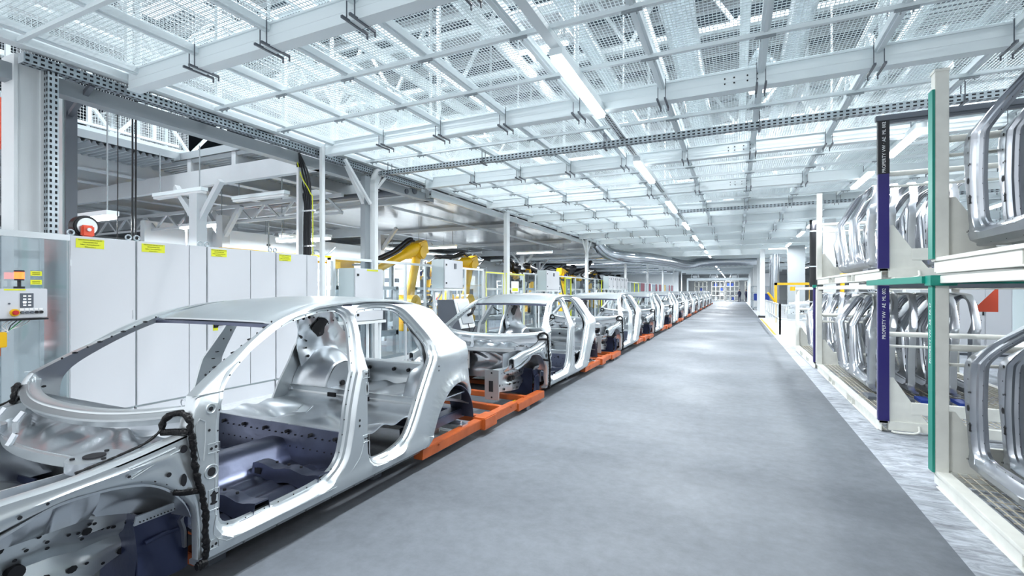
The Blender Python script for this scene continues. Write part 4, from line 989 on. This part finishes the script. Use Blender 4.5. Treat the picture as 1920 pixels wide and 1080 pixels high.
for k in range(7): truss((-14, 4+6*k, 6.6), (12, 4+6*k, 6.6), 1.6, 13)
for x in (-11.5, -7.2, .1, 1.9): truss((x, 1, 4.75), (x, 34, 4.75), .95, 22, .06)
for k in range(17):
    x = -13.5+1.35*k
    if x < 0: struct(MB().box(x-.05, x+.05, 1, 36, 5.9+.25*(k % 3), 6.15+.25*(k % 3)).build('beam_upper', M['ceilp'], smooth=False))
for k in range(12): struct(MB().box(-13, -2.2, 2.4+k*2.1, 2.52+k*2.1, 7.0, 7.1).build('beam_upper', M['ceilp'], smooth=False))
for x in (-6.35, -4.15, -1.95, 1.4, 3.5, 5.7):
    for k in range(7): struct(MB().tube([(x, 3.28+2.98*k, 4.15), (x, 3.28+2.98*k, 8.7)], .035 if x < -6 or k % 2 else .015, 8).build('trim_hanger', M['ceilp']))
# upright mesh screens along the left edge of the ceiling
def screen(x0, y0, x1, y1, z0, z1):
    b = MB(); n = int(math.hypot(x1-x0, y1-y0)/.045)
    for k in range(n+1):
        x, y = lerp(x0, x1, k/n), lerp(y0, y1, k/n); b.box(x-.0025, x+.0025, y-.0025, y+.0025, z0, z1)
    z = z0
    while z < z1: b.bar((x0, y0, z), (x1, y1, z), .005, .005); z += .055
    for k in range(int(n*.045/1.1)+1):
        x, y = lerp(x0, x1, k*1.1/(n*.045)), lerp(y0, y1, k*1.1/(n*.045)); b.box(x-.03, x+.03, y-.03, y+.03, z0, z1)
    b.bar((x0, y0, z1), (x1, y1, z1), .05, .05).bar((x0, y0, z0), (x1, y1, z0), .05, .05)
    return struct(b.build('wall_mesh_screen', M['wire'], smooth=False))
screen(-6.6, 2.2, -6.6, 13.2, 4.2, 5.9); screen(-10.9, 2.6, -10.9, 6.4, 4.7, 6.0); screen(-15, 6.6, -10.9, 6.6, 4.65, 6.0)
def place(x, y):
    return ('left of the lamp rail' if x < -1.6 else 'just right of the lamp rail' if x < 1.5 else 'above the aisle edge' if x < 3.4 else 'above the racks' if x < 5.4 else 'above the right wall side')+', '+('nearest row' if y < 7 else 'second row' if y < 11 else 'third row' if y < 16 else 'fourth row' if y < 21 else 'farthest row')
# ducts and foil hoses above the right half
R = random.Random(41)
for k, (x, y0, y1, z, r) in enumerate(((-.7, 1, 34, 5.3, .22), (3.3, 2, 34, 5.9, .28), (5.2, 4, 34, 5.2, .24), (7.2, 3, 30, 6.3, .3), (-2.6, 4, 30, 6.4, .16), (1.0, 8, 34, 6.2, .2))):
    P = []; y = y0
    while y < y1: P.append((x, y, z)); y += .5
    rr = [r*(1.04 if i % 2 else .97) for i in range(len(P))]
    tag(MB().tube(P, rr, 16).build('ventilation_duct', M['duct2'], ang=70), f'long silver ventilation duct above the mesh ceiling, {NUM[k]} of six laid along the hall', 'duct', 'ducts above the mesh ceiling')
HL = ['at the near end', 'over the middle', 'over the racks', 'by the trusses', 'beside the long ducts', 'in the tangle']
for k in range(34):
    x, y, z = R.uniform(.2, 7.5), R.uniform(3.5, 24), R.uniform(4.5, 5.6)
    P = [(x, y, z)]
    for _ in range(5): P.append((P[-1][0]+R.uniform(-.7, .7), P[-1][1]+R.uniform(-.8, 1.0), min(7.5, max(4.45, P[-1][2]+R.uniform(-.5, .8)))))
    Q = catmull(P, False, .09); r = R.choice((.05, .08, .12, .15)); rr = [r*(1.07 if i % 2 else .95) for i in range(len(Q))]
    tag(MB().tube(Q, rr, 12).build('foil_hose', M['duct2'] if k % 4 else M['white'], ang=80), ('thick' if r > .1 else 'thin')+(' low' if z < 5.0 else ' high')+(' silver foil' if k % 4 else ' white')+' hose above the mesh, '+place(x, y), 'hose', 'foil hoses above the mesh ceiling')
for k in range(16):
    x, y = R.uniform(.5, 8), R.uniform(5, 26); z = R.uniform(4.6, 6.2); w_, l_, h_ = R.uniform(.3, .9), R.uniform(.4, 1.4), R.uniform(.3, .6)
    t = thing('air_handling_unit', ('wide' if w_ > .6 else 'narrow')+(' long' if l_ > .9 else ' short')+' ventilation unit above the mesh, '+place(x, y), 'ventilation unit', (x, y, z), 0, 'ventilation units above the mesh ceiling')
    MB().box(-w_, w_, -l_/2, l_/2, 0, h_).build('casing', M[R.choice(('grey', 'ceilp', 'dgrey', 'galv'))], t, bev=.02)
    q = MB()
    for j in range(8): q.box(-w_*.8, w_*.8, -l_*.42+j*l_*.11, -l_*.38+j*l_*.11, -.012, 0)
    MB().box(-.01, .01, -.01, .01, h_, 9.0-z).build('hanger_rod', M['grey'], t, smooth=False)
    q.build('vent_slats', M['ceilp'], t, smooth=False)
for k in range(10):
    y = 5+k*2.6; tag(MB().tube([(-.2, y, 4.6), (8.5, y+R.uniform(-.6, .6), 4.6+R.uniform(0, .8))], .045, 8).build('service_pipe', M['white' if k % 2 else 'galv']), f'thin service pipe crossing above the mesh ceiling, {NUM[k]} from the near end', 'pipe', 'service pipes above the mesh ceiling')
# lamps above the mesh, lying crosswise
UP = [(-4.7, 10.0, 7.0), (.3, 14.6, 7.0), (-3.2, 14.5, 6.6), (-9.5, 14.3, 8.4), (3.2, 5.0, 6.6), (1.2, 7.4, 6.6), (-.6, 8.5, 7.4), (-9.5, 9.0, 8.3), (-6.5, 19, 7.5), (2.5, 20, 6.6), (-3, 24, 6.8), (4.8, 12, 6.6), (-11, 5, 8.3), (-5.5, 5.2, 7.4), (6.3, 7.6, 6.6), (-1.5, 30, 6.8)]
for k, (x, y, z) in enumerate(UP):
    lamp(f'bright short tube lamp above the mesh ceiling, number {k+1} of its rows', x, y, z, 1.4, 'x', .16, 170, 'tube lamps above the mesh ceiling', hang=9.0)['label'] = ('lower' if z < 7 else 'high')+' short tube lamp crosswise above the mesh, '+place(x, y)
# lamps of the left hall
for k, (x, y, z, l_) in enumerate(((-10.2, 4.0, 2.72, 'thin tube lamp low behind the near cabinets'), (-13.5, 8.0, 3.3, 'tube lamp under the mezzanine left of the cables'), (-10.8, 8.8, 2.9, 'tube lamp under the mezzanine above the rotary-switch cabinet'), (-11, 15, 3.2, 'tube lamp far under the mezzanine'), (-9.5, 21, 3.4, 'tube lamp under the dark sheet ceiling'), (-10, 30, 3.3, 'tube lamp beyond the dark sheet ceiling'), (-17, 12, 3.2, 'tube lamp deepest under the mezzanine'))):
    lamp(l_, x, y, z, 1.8, 'x', .16, 260, 'tube lamps in the left hall', hang=4.45)
for k in range(2):
    t = lamp(['pale unlit-looking batten lamp hanging under the mezzanine, nearer one', 'pale batten lamp hanging under the mezzanine, farther one'][k], -9.8-k*1.2, 6.9-k*.9, 3.55, 1.6, 'x', .14, 60, 'tube lamps in the left hall', False, 'tube_lamp', True, 4.45)
t = thing('cell_alu_profile', 'long thin aluminium profile under the dark glossy sheet ceiling', 'lamp', (-8.0, 9.9, 3.72))  # unlit aluminium profile, not a lamp; its diffuser part gives no light
MB().box(-.03, .03, 0, 12.5, 0, .05).build('profile', M['alu'], t); MB().box(-.02, .02, .05, 12.4, -.012, 0).build('diffuser', M['alu'], t)
for k in range(6): lamp(f'added tube lamp over the distant robot cells, {NUM[k]} from the near end', -9.5, 34+k*6, 3.9, 1.8, 'x', .16, 300, 'added lamps over the distant cells', hang=4.3)  # added lamps that brighten the distant left hall
for k in range(4): lamp(f'added tube lamp deep behind the robot cells, {NUM[k]} from the near end', -13.4, 11+k*4, 3.4, 1.8, 'y', .16, 220, 'added lamps deep behind the cells', hang=4.45)  # added lamps that light the white partition behind the cells
# silver duct dropping from the dark sheet and crossing to the right
P = catmull([(-6.6, 24.6, 4.1), (-6.2, 25.2, 3.6), (-5.4, 26, 3.4), (-4.6, 28, 3.42), (-4.0, 32, 3.45), (-3.3, 36.5, 3.45), (-2, 38, 3.7), (1.3, 38.5, 3.75)], False, .16)
tag(MB().tube(P, [.33*(1.03 if i % 2 else .98) for i in range(len(P))], 18).build('crossing_duct', M['duct'], ang=70), 'fat silver spiral duct bending down beside the third white column', 'duct')
# ceiling beyond the mesh
struct(MB().box(-6.5, 14, 33, 60, 4.75, 4.85).box(-6.5, 14, 60, 95, 4.3, 4.4).build('ceiling_far', M['deck']))
struct(MB().box(-6.5, 9, 32.7, 32.95, 3.8, 4.3).build('beam_end', M['ceilp']))
for k in range(9): struct(MB().box(-5.8+k*1.5, -5.62+k*1.5, 33, 60, 4.3, 4.75).build('beam_far', M['ceilp']))
for y in (38, 44, 52, 60, 66, 72): struct(MB().box(-6.4, 5, y-.1, y+.1, 3.9, 4.2).build('beam_far', M['ceilp']))
for k in range(8): lamp(f'added distant tube lamp over the aisle, {NUM[k]} beyond the mesh ceiling', -1.62, 40+k*6.5, 3.8, 1.8, power=150 if k < 4 else 420, group='added lamps over the far aisle', hang=4.3)  # added lamps that lift the dark far end of the aisle
for k in range(7): lamp(f'added tube lamp brightening the area right of the aisle, {NUM[k]} from the near end', 6.5, 17+k*6.5, 3.95, 1.8, power=160, group='added lamps right of the aisle', hang=4.15 if k < 2 else 4.75)  # added lamps that brighten the right side of the hall and its wall

# ------------------------------------------------------------------ right side: stacking racks with body sides
ME['pan_l'] = side_mesh(True, True, M['panel']); ME['pan_r'] = side_mesh(False, True, M['panel'])
for k_ in ('pan_l', 'pan_r'): ME[k_].name = 'body_side_panel'
def rack(label, x, y0, y1, z, h, W=2.1, strip=None, top=True, bars=True, near=True):
    L = y1-y0; t = thing('stacking_rack', label, 'rack', (x, y0, z), 0, 'stacking racks beside the aisle')
    for px in (0, W-.09):
        for py in (0, L-.09): MB().box(px, px+.09, py, py+.09, .10, h).build('post', M['cream'], t, bev=.004)
    for px in (0, W-.12):
        b = MB().box(px+.005, px+.10, .09, L-.09, .0, .012).box(px+.005, px+.10, 0, L, .10, .13).box(px+.02, px+.03, 0, L*.28, .012, .10).box(px+.02, px+.03, L*.40, L*.60, .012, .10).box(px+.02, px+.03, L*.72, L, .012, .10)
        b.build('base_beam', M['cream'], t, bev=.002)
    for py in (0, L-.08): MB().box(.09, W-.09, py, py+.08, .03, .13).build('end_beam', M['cream'], t, bev=.003)
    for py in (L*.30, L*.37, L*.63, L*.70): MB().box(.0, W, py-.01, py+.01, .01, .10).build('fork_channel', M['cream'], t)
    g = MB(); xx = .14
    while xx < W-.12: g.box(xx-.003, xx+.003, .1, L-.1, .134, .14); xx += .06
    yy = .12
    while yy < L-.1: g.box(.12, W-.12, yy-.003, yy+.003, .128, .134); yy += .12
    g.build('deck_grid', M['rusty'], t, smooth=False)
    for py in (.02, L-.05):
        for px, d in ((.09, 1), (W-.09, -1)):
            MB().prism([(px, .13), (px+d*.36, .13), (px+d*.28, .24), (px+d*.05, .62), (px, .62)], 'y', py, py+.02).build('gusset_plate', M['cream'], t)
    for py, sg in ((.035, 1), (L-.035, -1)):
        if bars:
            MB().tube([(.08, py, h*.66), (W*.55, py, h*.66)], .028, 10).build('cross_bar', M['cream'], t)
            MB().tube([(.08, py, h*.58), (W*.58, py, h*.58)], .014, 8).tube([(W*.55, py, h*.66), (W*.64, py, h*.58)], .016, 8).build('locking_bar', M['cream'], t)
            MB().tube([(W*.50, py, h*.62), (W*.56, py, h*.655)], .02, 10).build('red_grip', M['red'], t)
        MB().box(.30, W-.30, py-.02, py+.02, .22, .35).build('end_plate', M['cream'], t, bev=.004)
    if top:
        MB().box(.02, .07, 0, L, h-.06, h).build('top_rail', M['cream'], t, bev=.003)
        MB().box(W-.07, W-.02, 0, L, h-.06, h).build('top_rail', M['cream'], t, bev=.003)
    for py in ((0, L-.06) if top else (0,)): MB().box(.09, W-.09, py, py+.06, h-.05, h).build('top_end_rail', M['cream'] if strip != 'navy' or py else M['dgrey'], t, bev=.003)
    for px in (.0, W-.09):
        for py in (0, L-.09): MB().box(px-.006, px+.096, py-.006, py+.096, h-.02, h+.0).build('stacking_cup', M['cream'], t)
    MB().tube(catmull([(.12, -.01, .02), (.14, -.04, -.05+.07), (.3, -.04, .02), (.36, -.03, .05), (.36, -.01, .10)], False, .04), .012, 8).build('pull_handle', M['cream'], t)
    for k in range(6): MB().box(.14+.19*k, .26+.19*k, L*.25, L*.25+.3, .14, .18).build('rest_block', M['blue'] if k % 2 else M['dgrey'], t)
    return t
def panels(z, ys, xs, side, where, flip=False, dx=.925):
    for k, x in enumerate(xs):
        o = mobj('body_side_panel', ME[side]); o.location = (x+dx, ys, z)
        if flip: o.rotation_euler = (0, 0, PI)
        tag(o, f'pressed steel body side panel, {NUM[k]} from the aisle in the {where}', 'body side panel', 'body side panels in the racks')
XA = 1.47
A1 = rack('cream stacking rack nearest the camera, lower tier with teal striped post', XA, .25, 5.10, 0.0, 1.72, strip='teal')
A2 = rack('cream stacking rack nearest the camera, upper tier', XA, .25, 5.10, 1.74, 1.66, strip='teal', top=False)
B1 = rack('cream stacking rack with navy marked post, lower tier', XA, 6.72, 11.42, 0.0, 1.68, W=2.2, strip='navy')
B2 = rack('cream stacking rack with navy marked post, upper tier', XA, 6.72, 11.42, 1.72, 1.82, W=2.2, strip='navy', top=False)
C1 = rack('cream stacking rack standing farthest along the aisle edge', XA-.02, 11.62, 15.0, 0.0, 1.68, W=2.1)
panels(.20, 4.86, [1.62+.20*k for k in range(9)], 'pan_r', 'near lower rack', True)
panels(1.94, 4.86, [1.62+.20*k for k in range(9)], 'pan_r', 'near upper rack', True)
panels(.19, 8.27, [1.68+.22*k for k in range(6)], 'pan_l', 'lower rack with navy post')
panels(1.91, 8.27, [1.68+.22*k for k in range(6)], 'pan_l', 'upper rack with navy post')
panels(.19, 11.95, [1.64+.22*k for k in range(6)], 'pan_l', 'farthest low rack')
# teal strips and frame on the near racks
L = 4.85
MB().box(-.018, 0, L-.09, L+.005, .12, 1.70).build('teal_strip', M['teal'], A1)
MB().box(-.018, 0, L-.09, L+.005, .12, 1.50).build('teal_strip', M['teal'], A2)
MB().box(-.04, .13, L-.13, L+.02, 1.64, 1.725).build('teal_corner', M['teal'], A1, bev=.004)
MB().box(-.06, -.02, L+.0, L+1.90, 1.66, 1.72).build('teal_top_bar', M['teal'], A1, bev=.003)
MB().box(.13, 2.0, L-.10, L-.06, 1.655, 1.67).build('teal_end_line', M['teal'], A1)
text('lettering', 'PROPERTY VW · AE · PA 27', .042, M['wtext'], A1, (-.0195, L-.045, 1.25), (PI/2, -PI/2, -PI/2), .0005)
text('lettering', 'PROPERTY VW · AE', .042, M['ink'], A1, (2.02, L-.095, 1.2), (PI/2, -PI/2, 0), .0005)
for t, z0, z1, lz in ((B1, .13, 1.66, 1.34), (B2, .13, 1.70, 1.50)):
    MB().box(-.006, .096, -.006, .05, z0, z1).build('navy_tape', M['navy'], t)
    if t is B2: MB().box(-.008, .098, -.008, .05, 1.20, 1.80).build('black_tape', M['black'], t)
    text('lettering', 'PROPERTY VW · AE  ML 002', .047, M['wtext'], t, (.047, -.0095, lz), (PI/2, -PI/2, 0), .0006)
MB().box(-.03, 1.5, -.02, .04, 1.80, 1.86).build('dark_top_bar', M['dgrey'], B2, bev=.004)
MB().box(-.006, .03, -.006, .05, .13, 1.66).build('navy_tape', M['navy'], C1)
MB().box(-.02, .05, -.03, .04, 1.66, 1.72).build('teal_corner', M['teal'], C1)
# background behind the racks
for k, (x, y, h, m, l_) in enumerate(((4.6, 7.6, 3.2, 'cab', 'tall pale cabinet behind the gap between the racks'), (6.0, 7.4, 3.4, 'cabs', 'tall grey-green cabinet behind the near rack'), (5.6, 11.5, 2.6, 'cab', 'pale cabinet deep behind the navy marked rack'), (5.0, 15.5, 3.0, 'cab', 'pale cabinet behind the farthest rack'), (8.4, 22, 3.2, 'cabs', 'grey tall enclosure beyond the railing'))):
    t = thing('tall_cabinet', l_, 'cabinet', (x, y, 0))
    MB().box(0, 1.0, 0, .6, .06, h).build('cabinet_body', M[m], t, bev=.01)
    MB().box(.02, .49, -.02, 0, .1, h-.05).build('door', M[m], t, bev=.005); MB().box(.51, .98, -.02, 0, .1, h-.05).build('door', M[m], t, bev=.005)
    MB().box(.44, .47, -.04, -.02, 1.0, 1.2).build('handle', M['black'], t); MB().box(.03, .97, .03, .57, 0, .06).build('plinth', M['dgrey'], t)
tag(MB().prism([(0, 0), (.34, 0), (.34, .42)], 'y', 0, .01).build('orange_marker', M['redor'], loc=(3.55, 10.5, 1.25)), 'orange triangular marker showing behind the teal striped post', 'marker')
tag(MB().tube([(3.9, 6.9, 0), (3.9, 6.9, 3.2)], .03, 8).build('conduit_pipe', M['black']), 'thin black conduit in front of the tall cabinets', 'pipe')

# ------------------------------------------------------------------ far right: railing, columns, shell on a stand
struct(MB().box(1.24, 1.34, 19.9, 31, 0, .006).build('floor_line', M['yellow']), 'yellow floor line beside the railing')
def railing(label, P, name='safety_railing'):
    t = thing(name, label, 'railing', (P[0][0], P[0][1], 0)); o = Vector((P[0][0], P[0][1], 0))
    for a, c in zip(P, P[1:]):
        a3, c3 = Vector((*a, 0))-o, Vector((*c, 0))-o; n = max(1, round((c3-a3).length/1.3))
        for k in range(n+1):
            q = a3.lerp(c3, k/n); MB().box(q.x-.03, q.x+.03, q.y-.03, q.y+.03, 0, 1.12).build('post', M['alu'], t)
        for zz in (.55, 1.08): MB().bar(a3+Vector((0, 0, zz)), c3+Vector((0, 0, zz)), .04, .05).build('rail', M['alu'], t)
railing('light grey safety railing at the corner of the bright area', [(1.45, 29), (1.45, 20.0), (4.5, 20.0)])
column(1.42, 32.2, .26, .26, 0, 4.05, M['white']); struct(MB().box(1.2, 1.64, 31.95, 32.45, 0, .12).build('column_base', M['black']))
tag(MB().tube([(2.1, 33, 0), (2.1, 33, 4.0)], .26, 20).build('standing_duct', M['duct']), 'round silver duct standing behind the white column at the railing', 'duct')
for x, y in ((1.6, 41), (1.6, 50), (1.6, 59), (1.6, 68), (4.2, 16.0), (4.6, 25)): column(x, y, .3, .3, 0, 4.05, M['white'])
column(2.9, 19.5, .34, .2, 0, 4.05, M['white'])
struct(MB().box(2.5, 3.3, 29.5, 29.8, 0, 4.0).build('column', M['grey']))
t = thing('black_hose_riser', 'thick black wrapped riser standing beside the white column', 'riser', (2.38, 19.2, 0))
MB().tube([(0, 0, .35), (0, 0, 4.0)], .105, 16).build('sleeve', M['black'], t)
for zz in (1.2, 2.4, 3.6): MB().tube([(0, 0, zz), (0, 0, zz+.04)], .12, 16).build('strap', M['alu'], t)
MB().box(-.12, .2, -.12, .12, 0, .36).build('foot_box', M['dgrey'], t)
o = copy_tree(car, None, 'bare silver body shell on a stand behind the railing'); o.location = (3.3, 25.2, .45); o.rotation_euler = (0, 0, -PI*.5)
o['group'] = 'body shells off the line'
t = thing('shell_stand', 'yellow edged work stand under the body shell behind the railing', 'stand', (3.3, 25.2, 0))
MB().box(-.5, 3.2, -1.0, 1.0, .0, .34).build('platform', M['white'], t, bev=.01); MB().box(-.55, 3.25, -1.05, -1.0, .26, .36).build('yellow_edge', M['yellow'], t)
t = thing('yellow_hoist_frame', 'yellow steel frame with slanted strut beside the railing', 'frame', (1.75, 27.5, 0))
MB().box(0, .12, 0, .12, 0, 2.0).box(0, 1.6, 0, .12, 1.88, 2.0).bar((.06, .06, 1.0), (-.3, -.2, 1.5), .08, .08).box(1.5, 1.62, 0, .12, 0, 2.0).build('frame', M['yellow'], t)
MB().cyl((.8, 0, 1.7), .12, .2, 'z', 12).build('hoist_motor', M['yellow'], t)
robot('yellow robot beyond the railing at the right side', (5.5, 33, 0), PI/2, (-.2, 2.4), (1.2, 2.2))
# blue crate on a trolley, shelving trolleys
for k, (x, y, l_) in enumerate(((1.25, 44.5, 'metal trolley carrying the blue crate at the right edge of the aisle'), (1.3, 47.5, 'second metal trolley behind the blue crate trolley'), (1.3, 51, 'third metal trolley farther along the right edge'))):
    t = thing('shelf_trolley', l_, 'trolley', (x, y, 0), 0, 'shelf trolleys')
    f = MB()
    for px in (0, 1.5):
        for py in (0, 1.6): f.box(px, px+.06, py, py+.06, .1, 2.0)
    for zz in (.1, .75, 1.4, 1.95): f.box(0, 1.56, 0, 1.66, zz, zz+.05)
    f.build('frame', M['galv'], t)
    for px in (.05, 1.45):
        for py in (.05, 1.55): MB().cyl((px, py, .05), .05, .04, 'x', 12).build('caster', M['black'], t)
t = thing('blue_crate', 'blue plastic crate on the trolley at the right edge of the aisle', 'crate', (1.35, 44.45, .80))
MB().box(0, 1.2, 0, 1.3, 0, .56).build('crate_body', M['blue'], t, bev=.03)
q = MB()
for j in range(6): q.box(.08+.19*j, .14+.19*j, -.02, 0, .04, .5)
q.build('crate_rib', M['blue'], t)
for k in range(8):
    t = thing('white_locker', f'tall white locker at the right edge of the far aisle, {NUM[k]} from the near end', 'locker', (1.75, 53+k*2.9, 0), 0, 'white lockers of the far aisle')
    MB().box(0, 1.2, 0, 1.6, 0, 3.3).build('body', M['cab'], t, bev=.02); MB().box(-.02, 0, .05, 1.55, .1, 3.2).build('door', M['white'], t)
    MB().box(-.04, -.02, .2, .26, 1.4, 1.8).build('handle', M['black'], t)
# far end racks and gantry
for k, (x, y, l_) in enumerate(((-2.6, 83, 'white shelving rack at the far end, left one'), (-.5, 80, 'white shelving rack at the far end of the aisle, middle one'), (-5.2, 84, 'white shelving rack at the far end beside the last bodies'), (2.2, 83, 'white shelving rack at the far end behind the two people'))):
    t = thing('shelving_rack', l_, 'rack', (x, y, 0), 0, 'shelving racks at the far end')
    f = MB()
    for px in (-.9, -.3, .3, .9): f.box(px-.04, px+.04, -.3, -.22, 0, 3.1); f.box(px-.04, px+.04, .9, .98, 0, 3.1)
    for zz in (.1, .8, 1.5, 2.2, 3.0): f.box(-.95, .95, -.3, 1.0, zz, zz+.07)
    f.build('frame', M['cream'], t)
    R = random.Random(k)
    for q in range(6): a = R.uniform(-.85, .4); zz = R.choice((.17, .87, 1.57, 2.27)); MB().box(a, a+.4, -.2, .8, zz, zz+.45).build('container', M[R.choice(('dgrey', 'black', 'grey', 'blue'))], t)
t = thing('overhead_lift', 'pale overhead conveyor bridge crossing the aisle at the far end', 'conveyor', (0, 72, 0))
MB().box(-6.3, 1.6, 0, .4, 3.0, 3.35).build('bridge', M['ceilp'], t)
for x in (-5.2, -2.8, -.2): MB().tube([(x-.5, 0, 3.4), (x-.35, 0, 4.1), (x+.35, 0, 4.1), (x+.5, 0, 3.4)], .07, 8).box(x-.3, x+.3, -.1, .3, 3.4, 3.7).build('hanger', M['white'], t)
for x in (-6.2, 1.5): MB().box(x-.1, x+.1, .1, .3, 0, 3.0).build('leg', M['ceilp'], t)
for k in range(7):
    y = 37+k*3.1+(k % 3)*.5
    tag(MB().box(-.01, .01, 0, .9 if k % 3 else 1.4, 0, .62).build('hanging_strip_panel', M['yellow' if k == 4 else 'maroon'], loc=(-6.468, y, 1.55)), f'{"yellow" if k == 4 else "maroon"} sheet fixed on the distant fence, {NUM[k]} from the near end', 'sheet', 'coloured sheets on the distant fence')

# ------------------------------------------------------------------ two people far down the aisle
def person(label, loc, rz, arm):
    t = thing('person', label, 'person', loc, rz, None)
    V = [(0, 0, .95), (0, 0, 1.15), (0, .01, 1.38), (0, 0, 1.5), (0, .0, 1.56), (-.10, 0, .92), (-.11, .02, .5), (-.11, -.03, .09), (-.12, .10, .04), (.10, 0, .92), (.12, .05, .5), (.13, .0, .09), (.13, .13, .04),
         (-.19, 0, 1.42), (-.25, -.02, 1.14), (-.22, arm[0], arm[1]), (.19, 0, 1.42), (.25, -.02, 1.14), (.24, .06, .90)]
    Ed = [(0, 1), (1, 2), (2, 3), (3, 4), (0, 5), (5, 6), (6, 7), (7, 8), (0, 9), (9, 10), (10, 11), (11, 12), (2, 13), (13, 14), (14, 15), (2, 16), (16, 17), (17, 18)]
    RR = [.15, .14, .15, .07, .06, .10, .065, .05, .045, .10, .065, .05, .045, .075, .05, .035, .075, .05, .035]
    me = bpy.data.meshes.new('body'); me.from_pydata(V, Ed, []); o = mobj('body', me)
    md = o.modifiers.new('s', 'SKIN'); 
    for i, r in enumerate(RR): me.skin_vertices[0].data[i].radius = (r*(1.25 if i < 3 else 1), r)
    me.skin_vertices[0].data[0].use_root = True
    o.modifiers.new('u', 'SUBSURF').levels = 2
    bpy.context.view_layer.update()
    m2 = bpy.data.meshes.new_from_object(o.evaluated_get(bpy.context.evaluated_depsgraph_get())); m2.name = 'body'
    bpy.data.objects.remove(o); m2.materials.clear(); m2.materials.append(M['overall']); m2.polygons.foreach_set('use_smooth', [True]*len(m2.polygons))
    mobj('body', m2, t)
    h = MB().grid(lambda u, v: (.078*math.cos(u*2*PI)*math.sin(v*PI), .095*math.sin(u*2*PI)*math.sin(v*PI)+(.012 if .4 < v < .6 and abs(u-.25) < .06 else 0), 1.68-.125*math.cos(v*PI)), 20, 14)
    h.tube([(0, .09, 1.68), (0, .115, 1.655), (0, .09, 1.65)], .012, 6); h.build('head', M['skin'], t)
    MB().grid(lambda u, v: (.084*math.cos(u*2*PI)*math.sin(v*PI), -.012+.098*math.sin(u*2*PI)*math.sin(v*PI), 1.70-.125*math.cos(v*PI)), 20, 8).build('hair', M['black'], t) if False else MB().grid(lambda u, v: (.085*math.cos(u*2*PI)*math.sin(v*PI*.5), -.015+.10*math.sin(u*2*PI)*math.sin(v*PI*.5), 1.685+.13*math.cos(v*PI*.5)), 20, 8).build('hair', M['black'], t)
    for sx, p in ((-1, (-.22, arm[0], arm[1])), (1, (.24, .06, .90))):
        hnd = MB().tube([p, (p[0], p[1]+.02, p[2]-.08)], [.03, .038], 8)
        for q in range(4): hnd.tube([(p[0]-.027+.018*q, p[1]+.02, p[2]-.08), (p[0]-.027+.018*q, p[1]+.035, p[2]-.13-.01*(q in (1, 2))), (p[0]-.027+.018*q, p[1]+.045, p[2]-.155-.01*(q in (1, 2)))], .0085, 6)
        hnd.tube([(p[0]+.03*-sx, p[1]+.02, p[2]-.04), (p[0]+.055*-sx, p[1]+.04, p[2]-.09)], .01, 6); hnd.build('hand', M['skin'], t)
    for i in (8, 12): MB().cb((V[i][0], V[i][1]-.03, .04), (.1, .28, .08)).build('shoe', M['black'], t, bev=.02)
    return t
person('person in dark overalls standing far down the aisle, left of the pair', (.45, 77.5, 0), .6, (.25, 1.10))
person('person in dark overalls standing far down the aisle, right of the pair', (1.35, 77.8, 0), -.9, (.02, .88))
